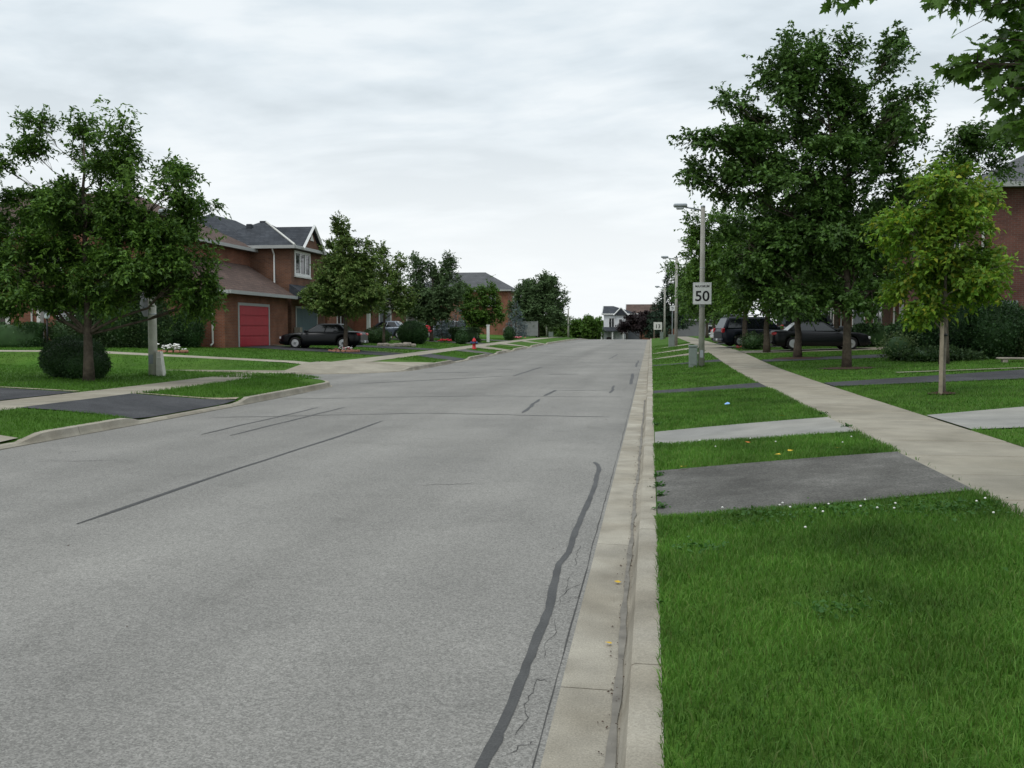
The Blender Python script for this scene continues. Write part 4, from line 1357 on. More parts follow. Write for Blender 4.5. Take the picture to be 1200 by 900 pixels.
# ------------------------------------------------------------------ trees
random.seed(5)
CROWN = {}
CROWN['left'] = [(0.14,3.20,1.98,1.31), (-1.55,2.91,1.49,1.13), (1.89,3.18,1.17,0.77), (0.27,4.59,1.08,0.68), (1.94,4.32,0.95,0.81), (-1.33,4.66,1.04,0.68), (-0.14,5.97,0.36,0.45), (-0.27,6.69,0.29,0.23), (-0.99,6.64,0.36,0.18), (-1.33,6.06,0.45,0.27), (-2.23,5.74,0.41,0.32), (1.15,6.46,0.20,0.32), (1.31,5.79,0.36,0.41), (2.27,5.45,0.50,0.27), (2.88,5.07,0.25,0.16), (2.97,4.53,0.36,0.23), (2.97,2.82,0.54,0.72), (1.04,2.45,1.04,0.50), (2.16,3.54,1.13,0.81), (-0.41,4.75,0.86,0.59), (1.04,4.66,0.77,0.59), (2.88,2.18,0.45,0.36), (-1.78,2.07,0.95,0.34), (-0.65,2.18,0.54,0.27), (0.81,5.45,0.45,0.41), (-3.13,3.54,1.13,1.35)]
CROWN['maple'] = [(-1.90,9.26,0.79,1.30), (-0.85,8.56,0.96,1.30), (1.19,10.11,0.28,1.08), (1.25,8.41,0.96,1.13), (2.10,8.90,0.28,0.20), (1.81,7.85,0.40,0.45), (-2.80,9.55,0.23,0.79), (-2.89,7.99,1.13,0.96), (-4.45,7.48,0.96,0.42), (-5.10,6.57,0.74,0.31), (-4.02,8.90,0.40,0.25), (-1.47,6.57,2.04,1.47), (0.62,6.15,1.30,1.36), (-3.60,6.15,1.19,0.85), (-1.76,4.31,2.15,1.47), (0.34,4.02,1.64,1.53), (-3.23,4.16,1.19,1.08), (-1.76,2.55,1.76,0.74), (0.68,2.55,1.30,0.74), (-2.75,2.89,0.96,0.62), (-1.81,10.59,0.45,0.57), (-0.20,8.56,0.79,1.30), (-3.17,6.86,1.30,1.02), (0.37,7.42,0.91,1.02), (-1.19,9.69,0.79,1.02), (-0.91,4.87,1.70,1.42), (1.64,5.44,0.57,0.85), (-0.20,10.11,0.37,0.51)]
CROWN['light'] = [(-0.07,3.97,0.81,0.64), (0.82,4.24,0.47,0.32), (-0.75,3.35,0.64,0.54), (0.11,2.90,1.04,0.72), (1.00,2.90,0.57,0.47), (-0.52,2.36,0.64,0.43), (0.32,2.08,0.64,0.39), (0.02,4.42,0.54,0.43), (0.11,3.52,0.79,0.57), (-0.25,2.54,0.72,0.54), (0.64,2.54,0.64,0.50), (-0.97,3.61,0.36,0.29), (-0.34,1.79,0.54,0.29), (-0.34,4.42,0.29,0.21)]
CROWN['dark'] = [(0.88,7.24,0.88,0.88), (0.29,6.59,0.59,0.65), (1.71,7.91,0.94,0.71), (2.35,7.53,0.88,0.47), (-0.21,5.56,0.76,0.88), (-0.47,4.24,0.82,1.06), (1.12,6.53,0.88,0.53), (0.24,7.47,0.65,0.65)]
CROWN['t935'] = [(-0.18,4.23,1.41,1.41), (0.35,2.64,1.34,1.06), (-0.88,2.82,1.06,0.92), (0.00,5.28,1.06,1.06)]
CROWN['t898'] = [(-0.74,5.04,1.39,1.64), (-0.33,2.99,1.64,1.39), (-1.64,4.22,0.98,1.23), (0.08,6.48,1.07,0.98), (0.57,2.58,1.07,0.74), (-1.23,2.58,1.07,0.74)]
CROWN['t873'] = [(-1.42,6.74,1.28,1.19), (-1.70,4.54,1.56,1.47), (-2.34,5.69,1.10,1.10), (-0.96,3.26,1.56,1.10), (-2.66,3.62,1.01,1.19), (-3.07,6.74,0.46,0.55), (-0.23,5.00,1.28,1.83)]
CROWN['t64'] = [(-1.68,3.80,1.52,1.52), (-2.07,5.16,0.87,0.98), (-0.71,2.34,1.63,0.98), (-2.55,3.26,0.98,0.98)]
CROWN['t95'] = [(-2.74,5.89,1.61,1.61), (-3.87,6.69,0.81,0.65), (-1.53,4.27,2.10,2.10), (-2.74,3.06,1.45,1.13), (0.16,5.48,1.77,2.42)]
CROWN['tree1'] = [(-0.09,6.13,0.31,0.89), (-0.04,4.98,1.07,1.07), (-0.04,3.64,1.78,1.24), (-0.04,4.18,1.42,1.16), (-0.22,2.93,2.13,1.07), (-1.47,2.84,0.98,0.89), (1.02,2.98,1.24,1.24), (1.11,4.36,0.80,0.71), (1.38,5.20,0.31,0.53), (-0.22,2.13,1.33,0.40)]
CROWN['treeA2'] = [(0.24,4.29,1.31,1.43), (0.71,3.10,1.31,1.43), (-0.12,5.89,0.60,0.83), (0.95,5.36,0.42,0.60), (1.31,2.80,0.83,1.07)]
CROWN['treeB'] = [(-1.00,5.47,0.93,1.33), (0.87,5.60,1.13,1.20), (0.00,3.67,2.00,1.73), (1.13,3.33,1.33,1.47), (-1.13,2.80,1.20,1.20), (0.00,2.00,1.87,0.93), (1.87,4.33,0.53,0.80)]
CROWN['treeLt'] = [(-0.22,2.77,1.75,1.46), (-1.09,3.94,1.09,1.02), (0.73,3.80,1.09,1.17), (1.31,2.34,0.95,1.02), (-0.58,1.46,1.46,0.66)]
CROWN['treeD'] = [(0.00,5.26,2.53,2.32), (-1.26,4.74,1.68,2.11), (1.58,4.21,1.89,2.32), (0.21,2.84,3.16,1.68), (2.63,2.21,1.05,1.05), (1.05,6.84,1.26,1.05), (-2.11,3.16,1.26,1.89)]

tree('street_tree', 'spreading green corner tree with dark boxwood at its foot', -14.67, 24.03, CROWN['left'], 'leaf_left', 'bark', .125, 1.55, .125, .48, .36, 11, 96, .32, .9, .35, (0, 0), None, 21,
     ('leaf_new', [(1.25, -1.2, 6.5, .22, 10), (2.0, -1.2, 5.35, .3, 16), (2.4, -1.3, 4.9, .3, 14), (1.7, -1.4, 4.6, .25, 8), (1.6, -1.0, 6.75, .1, 4), (.2, -1.6, 3.0, .5, 8)]), clump=6.5, csize=.17, upd=.35)
tree('maple_tree', 'tallest dark green maple with twin pointed tops beside the sidewalk', 6.43, 33.77, CROWN['maple'], 'leaf_maple', 'bark', .135, 2.6, .152, .6, .38, 10, 58, .28, .9, .4, (0, 0), None, 22, upd=.5, clump=5.5, csize=.21)
tree('young_maple_tree', 'slender yellow green young tree tied to a wooden stake', 6.05, 21.6, CROWN['light'], 'leaf_light', 'bark_pale', .06, 1.75, .12, .6, .28, 8, 66, .4, .9, .35, (.05, 0), None, 23, clump=12, csize=.14)
tree('maple_tree', 'dark maple crowding the eaves of the plum brick house', 9.9, 35.2, CROWN['dark'], 'leaf_maple', 'bark', .15, 2.4, .14, .58, .5, 9, 46, .25, .8, .3, (0, 0), None, 24)
GR = 'trees in a row along the right sidewalk'
tree('street_tree', 'dark tree with thin trunk in front of the black sedan by sidewalk', 6.0, 41.8, CROWN['t935'], 'leaf_maple', 'bark', .16, 2.1, .15, .58, .5, 9, 40, .25, .9, .3, (0, 0), GR, 25)
tree('street_tree', 'lighter green tree just off the rear bumper of the black sedan by sidewalk', 5.5, 48.4, CROWN['t898'], 'leaf_mid', 'bark', .15, 2.1, .16, .58, .5, 9, 36, .28, .9, .3, (0, 0), GR, 26)
tree('street_tree', 'green tree between the navy family car and the speed limit sign', 5.0, 54.0, CROWN['t873'], 'leaf_mid', 'bark', .15, 2.0, .17, .58, .5, 9, 34, .25, .9, .3, (0, 0), GR, 27)
tree('street_tree', 'tree directly behind the speed limit sign over the white car', 5.2, 65.0, CROWN['t64'], 'leaf_row', 'bark', .15, 2.0, .19, .58, .55, 9, 30, .2, .9, .3, (0, 0), GR, 28)
tree('street_tree', 'tree leaning its thin branches out over the second light pole', 5.2, 84.0, [(x * .9, z * .9, a * .9, b * .9) for x, z, a, b in CROWN['t95']], 'leaf_row', 'bark', .15, 2.0, .22, .55, .6, 9, 24, .2, .9, .3, (0, 0), GR, 29)
tree('street_tree', 'farthest tree of the right row beside the third light pole', 5.6, 101.0, [(-1.5, 4.6, 2.2, 2.0), (.6, 5.2, 2.2, 2.2), (-.6, 6.8, 1.6, 1.6), (0, 3.4, 2.6, 1.2), (1.6, 4, 2, 1.6)], 'leaf_row', 'bark', .15, 2.0, .24, .55, .6, 9, 22, .2, .9, .3, (0, 0), GR, 30)
tree('street_tree', 'tree set back in the yard behind the navy family car', 9.5, 66.5, [(-1.5, 4.6, 2.2, 2.0), (.6, 5.2, 2.2, 2.2), (-.6, 6.8, 1.6, 1.6), (0, 3.4, 2.6, 1.0), (1.6, 4, 2, 1.6)], 'leaf_row', 'bark', .15, 2.0, .2, .55, .6, 9, 26, .2, .9, .3, (0, 0), None, 31)
tree('street_tree', 'tree set back in the yard beyond the black sedan', 9.8, 54.4, [(-1.5, 4.6, 2.0, 2.0), (.6, 5.2, 2.0, 2.2), (-.6, 6.8, 1.6, 1.6), (0, 3.6, 2.2, .8), (1.6, 4, 1.8, 1.4)], 'leaf_row', 'bark', .15, 2.0, .2, .55, .6, 9, 28, .2, .9, .3, (0, 0), None, 32)
tree('linden_tree', 'conical tree over the flower ring in front of the black car', -15.73, 49.36, CROWN['tree1'], 'leaf_linden', 'bark', .12, 1.5, .13, .64, .28, 9, 84, .2, .95, .3, (0, 0), None, 33, upd=.6, clump=16, csize=.16)
tree('linden_tree', 'smaller pointed tree close behind the conical tree', -17.6, 63.5, [(x * 1.02, z, a, b) for x, z, a, b in CROWN['treeA2']], 'leaf_linden', 'bark', .1, 1.5, .16, .62, .4, 9, 46, .2, .95, .3, (0, 0), None, 34, upd=.5)
tree('street_tree', 'dark ragged tree above the blue spruces on the left lawn', -17.0, 75.2, CROWN['treeB'], 'leaf_far', 'bark', .15, 1.6, .2, .56, .55, 9, 40, .2, .95, .3, (0, 0), None, 35)
tree('young_maple_tree', 'yellow green tree behind the white post on left lawn', -15.2, 86.0, [(x, z, a, b) for x, z, a, b in CROWN['treeLt']], 'leaf_mid', 'bark_pale', .1, 1.2, .2, .62, .5, 9, 36, .25, .95, .3, (0, 0), None, 36)
tree('street_tree', 'broad dark tree at the end of the left houses past the fence', -13.9, 121.0, CROWN['treeD'], 'leaf_far', 'bark', .22, 1.6, .3, .56, .8, 9, 26, .15, .95, .3, (0, 0), None, 37, upd=.45)
tree('purple_plum_tree', 'dark purple leaved tree in front of the brown roofed far house', -1.6, 163.5, [(-1.3, 3.2, 2.2, 1.5), (.8, 3.6, 2.4, 1.6), (2.2, 3.0, 2.0, 1.3), (-2.6, 2.7, 1.4, 1.0), (0, 4.4, 1.8, 1.0), (3.4, 2.8, 1.3, 1.1)], 'leaf_purple', 'bark', .16, 1.2, .3, .6, .6, 9, 24, .3, .9, .3, (0, 0), None, 38)
spruce('tall dark conifer beside the third light pole', 2.5, 124, 9.0, 2.5, 'needle', None, 40, 'pine_tree', .15)
spruce('dark conifer just left of the tall one at road end', .9, 161.5, 7.6, 2.3, 'needle', None, 44, 'pine_tree', .12)
GS = 'blue spruces on the left lawns'
spruce('round blue spruce between the red flowers and the grey post', -16.3, 81.5, 3.0, 1.35, 'needle_blue', GS, 41)
spruce('thin blue spruce standing beside the parked grey car', -17.2, 80.0, 3.1, .8, 'needle_blue', GS, 42)
spruce('pointed blue spruce by the grey board fence', -13.9, 101, 3.9, 1.45, 'needle_blue', GS, 43)
GF = 'bushy trees past the end of left lawns'
for k, (x, y, w, h, lab) in enumerate(((-17.5, 150, 3.2, 3.4, 'bushy light green tree behind the far left light pole'), (-13.4, 164, 3.0, 3.6, 'bushy green tree left of the white house'), (-23, 158, 4, 3.6, 'bushy tree leftmost beyond the far lamp'), (-10.2, 163, 2.2, 4.2, 'bushy tree touching the white house porch'), (-16.6, 176, 4.0, 4.4, 'taller bushy tree rising behind the hedge row'), (-11.2, 190, 4.0, 5.2, 'taller bushy tree far behind the white house'))):
    tree('bushy_tree', lab, x, y, [(-w * .4, h * .5, w * .6, h * .4), (w * .4, h * .55, w * .6, h * .42), (0, h * .72, w * .5, h * .3), (0, h * .3, w * .8, h * .3)], 'leaf_bright' if k % 2 == 0 else 'leaf_mid', 'bark', .15, .6, .34, .6, .6, 9, 16, .1, .8, .3, (0, 0), GF, 50 + k)

# near maple: its trunk stands in the yard to the right, the boughs reach over the verge
def maple_leaf(sz):
    half = [(0, 0), (.10, .03), (.30, -.06), (.24, .10), (.50, .14), (.40, .24), (.56, .44), (.36, .40), (.30, .46), (.38, .66), (.22, .62), (.17, .60), (.12, .80), (0, 1.02)]
    pts = half + [(-x, y) for x, y in reversed(half[1:-1])]
    vs = [(x * sz, y * sz, -.10 * sz * (y ** 2) + .22 * abs(x) * sz * (1 - .8 * abs(x))) for x, y in pts] + [(0, .38 * sz, -.02 * sz)]
    n = len(pts)
    return vs, [(i, (i + 1) % n, n) for i in range(n)]
nx, ny = 6.5, 7.3
NZ = g(nx, ny)
NM = thing('maple_tree', 'near maple whose big cut leaves hang in the top right corner', 'tree', (nx, ny, NZ))
rng = np.random.default_rng(77)
random.seed(77)
mb = MB()
lead = [(0, 0, -.1), (0, 0, .8), (-.03, -.02, 1.8), (-.05, -.05, 2.7), (-.1, -.05, 4.2), (-.05, 0, 6.0), (0, 0, 7.6)]
mb.tube(lead, [.24, .19, .17, .155, .11, .07, .03], 12)
# boughs given by their tips (world)
TIPS = [((1.34, 7.5, 4.10), .12), ((1.52, 7.5, 4.16), .15), ((2.03, 7.5, 4.08), .14), ((2.22, 7.5, 4.06), .18), ((2.45, 7.5, 4.04), .2), ((2.64, 7.5, 4.02), .24), ((2.14, 7.5, 3.60), .12), ((2.28, 7.5, 3.60), .18), ((2.46, 7.55, 3.66), .24), ((2.58, 7.6, 3.86), .2), ((2.50, 7.5, 3.42), .24), ((2.66, 7.6, 3.55), .28), ((2.62, 7.5, 3.20), .22), ((2.68, 7.5, 3.06), .14), ((2.85, 7.5, 2.95), .16), ((2.85, 7.7, 3.3), .32), ((2.95, 7.7, 3.8), .4), ((2.0, 7.6, 4.5), .35), ((2.8, 7.7, 4.5), .45),
        ((3.4, 7.0, 5.4), 1.0), ((4.4, 6.4, 5.0), 1.0), ((5, 5.6, 5.4), .9), ((2.6, 9.0, 5.6), 1.0), ((4, 11, 5.2), 1.1), ((6.5, 12.6, 5.0), 1.1), ((9.2, 10.6, 5.2), 1.2), ((8.4, 7.6, 5.2), 1.2), ((6.6, 6.2, 4.6), 1.0), ((5.4, 8.4, 7.2), 1.3), ((7.4, 10.4, 7.4), 1.3), ((6.6, 9.4, 8.6), 1.0), ((4.6, 9.8, 4.0), .7)]
LB, LD = [], []
for ti, (tip, rad) in enumerate(TIPS):
    t = (tip[0] - nx, tip[1] - ny, tip[2] - NZ)
    st = Vector(lead[2 if t[2] < 3.6 else (3 if t[2] < 4.6 else 4)])
    lp = limb_path(st, t, .08, 7)
    mb.tube(lp, [.055, .045, .036, .028, .02, .014, .009, .005], 6)
    near = ti < 19
    cnt = int((760 if near else 100) * rad * rad + (14 if near else 20))
    for q in range(cnt):
        u = rng.normal(size=3)
        u /= np.linalg.norm(u)
        p = np.array(t) + u * np.array([rad, rad, rad * .55]) * rng.uniform(0, 1) ** .5
        d = u * .5 + np.array([-.35 if near else 0, -.2, -.45]) + rng.normal(size=3) * .45
        LB.append(p)
        LD.append(d / np.linalg.norm(d))
        if q % 4 == 0:
            s = lp[random.randint(4, 7)]
            mb.tube(limb_path(s, p, .04, 3), [.006, .005, .004, .002], 4)
mb.build('trunk', M['bark'], NM)
camp = np.array([0 - nx, 0 - ny, 1.7 - NZ])
LB, LD = np.array(LB), np.array(LD)
lab_v = [MB() for _ in range(3)]
meshes = []
for s_ in (.075, .09, .105):
    v, f = maple_leaf(s_)
    b = MB()
    b.add(v, f)
    meshes.append(b.mesh('leaf', M['leaf_near']))
order = np.argsort(np.linalg.norm(LB - camp, axis=1) + np.where((LB[:, 2] + NZ > 4.75) | (LB[:, 0] + nx > 3.9), 50, 0))
rest = MB()
for r_, q in enumerate(order):
    d = Vector(LD[q])
    nrm = Vector((rng.normal() * .5, rng.normal() * .5 - .2, 1)).normalized()
    sdv = d.cross(nrm).normalized()
    nn = sdv.cross(d)
    Mx = Matrix((sdv, d, nn)).transposed()
    if r_ < 300:
        oo = link('leaf', meshes[r_ % 3], NM, tuple(LB[q]))
        oo.rotation_euler = Mx.to_euler()
    else:
        v, f = maple_leaf(rng.uniform(.075, .108))
        rest.add([tuple(Mx @ Vector(p) + Vector(LB[q])) for p in v], f)
oo = rest.build('foliage', M['leaf_near'], NM)
oo['kind'] = 'stuff'

# ------------------------------------------------------------------ shrubs, hedges, beds
clipped('boxwood_bush', 'large two lobed clipped boxwood under the left corner tree', 'bush', -15.75, 25.3, [(-.2, .1, .85, .75, 1.12), (.42, -.35, .62, .55, .82)], 'leaf_box', .045, 1500, None, 60)
clipped('hedge', 'clipped box hedge left of the black lantern by the brick house', 'hedge', -30.2, 43.2, [(0, 0, 1.55, .5, 1.15)], 'leaf_box', .08, 420, None, 61, boxy=True)
clipped('hedge', 'long low hedge behind the pale light pole', 'hedge', -25.3, 44.2, [(-1.3, 0, 1.4, .6, .85), (1.2, 0, 1.5, .6, .75)], 'leaf_box', .08, 420, None, 62, boxy=True)
clipped('shrub', 'loose green shrub under the white blind window', 'shrub', -28.0, 44.0, [(0, 0, .9, .6, 1.3), (.9, .1, .7, .5, 1.1)], 'leaf_shrub', .10, 300, None, 63, jit=.14)
clipped('shrub', 'dark upright yew at left corner of the red garage', 'shrub', -22.3, 45.4, [(0, 0, .6, .5, 2.0), (-.9, .2, .7, .5, 1.5), (-1.9, .1, .8, .5, 1.1)], 'leaf_box', .10, 380, None, 64, jit=.10)
clipped('shrub', 'tall dark evergreen shrub behind left corner tree', 'shrub', -24.4, 42.6, [(0, 0, 1.2, .9, 3.2), (-1.5, .4, 1.0, .8, 2.8), (1.3, .2, .9, .7, 2.5)], 'leaf_shrub', .12, 300, None, 65, jit=.12)
clipped('boxwood_bush', 'round dark clipped bush on lawn left of the blue spruces', 'bush', -16.6, 67.5, [(0, 0, 1.0, .9, 1.55)], 'leaf_box', .09, 500, None, 66)
clipped('shrub', 'low green mound of shrub behind the black car', 'shrub', -18.4, 64.5, [(0, 0, .9, .6, 1.0)], 'leaf_shrub', .10, 300, None, 67, jit=.10)
clipped('hedge', 'clipped low hedge behind the red hydrant', 'hedge', -14.9, 78.0, [(0, 0, 1.2, .5, 1.1)], 'leaf_shrub', .12, 260, None, 68, boxy=True)
clipped('bush', 'small dark bush standing just left of the hydrant', 'bush', -14.0, 72.0, [(0, 0, .45, .4, .95)], 'leaf_box', .09, 400, None, 69)
clipped('bush', 'small dark pointed bush right of the white post', 'bush', -13.3, 92, [(0, 0, .5, .5, 1.2)], 'leaf_box', .1, 300, None, 70)
clipped('shrub', 'big dark shrubs massed against the plum brick house', 'shrub', 12.6, 38.3, [(0, 0, 1.2, .9, 2.0), (1.6, .2, 1.0, .8, 1.6), (-1.4, .4, 1.0, .8, 2.4)], 'leaf_box', .10, 420, None, 71, jit=.10)
clipped('shrub', 'dark rounded shrub left of the young tree near brown house', 'shrub', 11.3, 42.0, [(0, 0, .9, .8, 2.2), (-.9, .3, .7, .6, 1.4)], 'leaf_box', .10, 380, None, 72, jit=.10)
clipped('shrub', 'pale green rounded shrub at right under the meter box', 'shrub', 13.9, 37.6, [(0, 0, .7, .6, 1.25), (1.1, .1, .7, .6, 1.2)], 'leaf_pale', .09, 420, None, 73, jit=.12)
clipped('shrub', 'low spreading juniper at edge of the yard bed', 'shrub', 10.2, 37.4, [(0, 0, 1.0, .7, .45), (.9, .2, .7, .5, .35)], 'leaf_shrub', .12, 300, None, 74, jit=.28)
clipped('shrub', 'yellowish twiggy shrub left of the juniper', 'shrub', 9.2, 38.6, [(0, 0, .55, .5, .95)], 'leaf_pale', .10, 200, None, 75, jit=.25)
clipped('hedge', 'clipped dark hedge along the brown brick house wall', 'hedge', 12.0, 52.6, [(0, 0, 1.6, .6, 1.1)], 'leaf_box', .12, 300, None, 76, boxy=True)
clipped('bush', 'brownish bush beside the black sedan rear bumper', 'bush', 5.35, 53.2, [(0, 0, .55, .45, .8)], 'leaf_shrub', .1, 300, None, 77, jit=.2)
flowers('flower_clump', 'white flowers ringed with reddish stones in front of brick house', -20.3, 39.6, [('petal', 42, .5, .12, .36, .075)], edging=(.62, 14, 'stone_pink'))
flowers('flower_ring', 'white and pink flowers ringed round the conical tree trunk', -15.73, 49.1, [('petal', 20, .55, .1, .25, .06), ('petal_pink', 22, .6, .08, .2, .05)], edging=(.75, 18, 'stone_pink'), seed=4)
flowers('flower_clump', 'tall red flowers on the lawn right of round bush', -16.3, 70.5, [('petal_red', 26, .35, .7, 1.25, .11)], seed=5)
flowers('flower_clump', 'low red flower bed below the blue spruces', -15.7, 74.2, [('petal_red', 40, .6, .1, .25, .08)], seed=6)
flowers('flower_clump', 'low pink flower bed before the pointed blue spruce', -13.6, 98.5, [('petal_pink', 40, .9, .1, .25, .12)], seed=7)
flowers('flower_clump', 'small orange red flower bed behind the navy family car rear wheel', 4.95, 54.3, [('petal_red', 30, .5, .06, .16, .06)], seed=8)
rk = thing('rock_border', 'low border of pale garden rocks behind the black car', 'rocks', (-15.9, 60.5, g(-15.9, 60.5)))
for k in range(12):
    s = random.uniform(.14, .3)
    link('rock', MB().rbox(-s, s, -s * .7, s * .7, -.05, s * .9, s * .3).mesh('rock', M['stone']), rk, (random.uniform(-1.1, 1.1), random.uniform(-.5, .5), 0), (0, 0, random.uniform(0, 3)))
# mulch rings at the right hand trunks
for x, y, r_ in ((6.43, 33.77, .9), (6.0, 41.8, 1.0), (6.05, 21.6, .3), (-15.73, 49.36, .7)):
    n = 22
    ring = [(x + r_ * cos(2 * pi * k / n) * random.uniform(.85, 1.1), y + r_ * .8 * sin(2 * pi * k / n) * random.uniform(.85, 1.1)) for k in range(n)]
    mb = MB()
    mb.add([(a, b, g(a, b) + .02) for a, b in ring] + [(x, y, g(x, y) + .07)], [(k, (k + 1) % n, n) for k in range(n)])
    struct(mb.build('mulch', M['mulch']), 'stuff')

# ------------------------------------------------------------------ street furniture
def lamp_post(label, x, y, h, m, r0=.115, arm=1.0, side=-1, box=False, group='concrete light poles along the street'):
    z = g(x, y)
    P = thing('street_light', label, 'street light', (x, y, z), 0, group)
    MB().tube([(0, 0, -.1), (0, 0, h * .5), (0, 0, h)], [r0, r0 * .84, r0 * .68], 14).build('pole', M[m], P)
    MB().lathe([(r0 * .72, 0), (r0 * .72, .05), (r0 * .4, .08)], (0, 0, h), 12).build('pole_cap', M['galv'], P)
    a = MB()
    a.tube([(0, 0, h - .12), (side * arm * .45, 0, h - .02), (side * arm * .75, 0, h + .04)], [.035, .032, .03], 8)
    am = a.build('arm', M['galv'], P)
    hd = MB()
    x0, x1 = sorted((side * arm * .6, side * (arm + .12)))
    hd.rbox(x0, x1, -.13, .13, h + .02, h + .15, .04)
    ho = hd.build('lamp_head', M['galv'], P)
    MB().rbox(x0 + .1, x1 - .12, -.10, .10, h - .06, h + .021, .03).build('lens', M['lens'], ho)
    if box:
        MB().box(-r0 * .5, r0 * .5, -r0 - .01, -r0 + .03, .35, .62).build('hand_hole_cover', M['galv'], P)
    for q in (.38, .62):
        MB().lathe([(r0 * (1 - .34 * q) + .004, h * q), (r0 * (1 - .34 * q) + .004, h * q + .03)], (0, 0, 0), 14).build('band', M['galv'], P)
    return P
lamp_post('concrete light pole carrying the white speed limit sign', 1.85, 36.9, 5.85, 'pole', .115, .95, -1, True)
lamp_post('pale concrete corner light pole under the left tree with octagonal sign', -14.5, 27.1, 4.7, 'pole_pale', .135, .5, 1, True)
lamp_post('second light pole up the right verge behind the speed sign', 1.72, 69.5, 6.1, 'pole', .12, .95, -1)
lamp_post('third light pole up the right verge at the road crest', 1.45, 108.5, 5.6, 'pole', .12, .95, -1)
lamp_post('far left light pole on the lawn edge beside the road crest', -11.2, 134, 3.9, 'pole', .13, 1.2, -1)
lamp_post('farthest left lamp with square head behind the light green bushes', -14.4, 136, 3.7, 'pole', .10, .5, 1)

# pale base cabinet strapped to the corner pole
cb = thing('utility_cabinet', 'small tapered grey box standing against the corner light pole', 'utility box', (-14.24, 27.0, g(-14.24, 27)))
MB().add([(-.07, -.1, -.03), (.15, -.1, -.03), (.15, .1, -.03), (-.07, .1, -.03), (-.07, -.08, .72), (.06, -.08, .72), (.06, .08, .72), (-.07, .08, .72)], [(3, 2, 1, 0), (4, 5, 6, 7), (0, 1, 5, 4), (1, 2, 6, 5), (2, 3, 7, 6), (3, 0, 4, 7)]).build('cabinet', M['pole_pale'], cb)
MB().rbox(-.06, .10, -.115, -.09, .12, .55, .008).build('door', M['pole_pale'], cb)
GU = 'green utility boxes by the light poles'
def ubox(label, x, y, w, d, h, m='utility_green'):
    U = thing('utility_box', label, 'utility box', (x, y, g(x, y)), 0, GU)
    MB().rbox(-w / 2, w / 2, -d / 2, d / 2, -.05, h * .9, .015).build('cabinet', M[m], U)
    MB().rbox(-w / 2 - .015, w / 2 + .015, -d / 2 - .015, d / 2 + .015, h * .9, h, .02).build('lid', M[m], U)
    MB().rbox(-w / 2 + .03, w / 2 - .03, -d / 2 - .012, -d / 2 + .002, h * .12, h * .8, .005).build('door', M[m], U)
    return U
ubox('grey green utility box at the foot of the speed limit sign pole', 1.55, 37.0, .31, .3, .82)
ubox('grey utility box beside the second light pole', 1.40, 68.4, .42, .35, .85)
ubox('small grey utility box at foot of third light pole', 1.1, 105, .35, .35, .8)
ubox('pale utility box at the foot of the far left lamp', -13.7, 135, .6, .4, .7)

# speed limit sign
sg = thing('speed_limit_sign', 'white sign reading MAXIMUM 50 strapped to the light pole', 'sign', (1.845, 36.75, g(1.85, 36.9)))
z0 = 2.30
MB().rbox(-.335, .335, -.05, -.038, z0, z0 + .80, .004).build('panel', M['sign_white'], sg)
MB().box(-.25, .25, -.037, .02, z0 + .16, z0 + .20).box(-.25, .25, -.037, .02, z0 + .60, z0 + .64).build('bracket', M['galv'], sg)
def text(s, size, x, z, parent, name, bold=0, sx=1.0, y=-.0535):
    cu = bpy.data.curves.new('t', 'FONT')
    cu.body = s
    cu.size = size
    cu.align_x = 'CENTER'
    cu.offset = bold
    cu.extrude = .0012
    tmp = bpy.data.objects.new('t', cu)
    S.collection.objects.link(tmp)
    dg = bpy.context.evaluated_depsgraph_get()
    me = bpy.data.meshes.new_from_object(tmp.evaluated_get(dg))
    bpy.data.objects.remove(tmp)
    me.materials.clear()
    me.materials.append(M['sign_black'])
    o = link(name, me, parent, (x, y, z), (pi / 2, 0, 0))
    o.scale = (sx, 1, 1)
    return o
text('MAXIMUM', .118, 0, z0 + .625, sg, 'lettering', .001, .94)
text('50', .52, 0, z0 + .13, sg, 'numeral', .008, 1.04)
fr = MB()
for a in ((-.322, .322, z0 + .012, z0 + .02), (-.322, .322, z0 + .78, z0 + .788), (-.322, -.314, z0 + .02, z0 + .78), (.314, .322, z0 + .02, z0 + .78)):
    fr.box(a[0], a[1], -.0515, -.0501, a[2], a[3])
fr.build('border', M['galv'], sg)

# octagonal sign seen from behind
st = thing('stop_sign', 'octagonal sign seen from behind on the corner light pole', 'sign', (-14.68, 27.1, g(-14.5, 27.1)))
oc = [(.40 * cos(pi / 8 + k * pi / 4), .40 * sin(pi / 8 + k * pi / 4)) for k in range(8)]
def octo(x0, x1, s, m, n):
    mb = MB()
    mb.loft([[(x0, a * s, b * s + 2.1) for a, b in oc], [(x1, a * s, b * s + 2.1) for a, b in oc]], True)
    return mb.build(n, M[m], st)
octo(0, .006, 1, 'sign_back', 'panel')
octo(-.003, -.0005, .99, 'sign_white', 'border')
octo(-.006, -.0032, .94, 'sign_red', 'face')
MB().box(.007, .06, -.2, .2, 1.98, 2.02).box(.007, .06, -.2, .2, 2.2, 2.24).build('bracket', M['galv'], st)

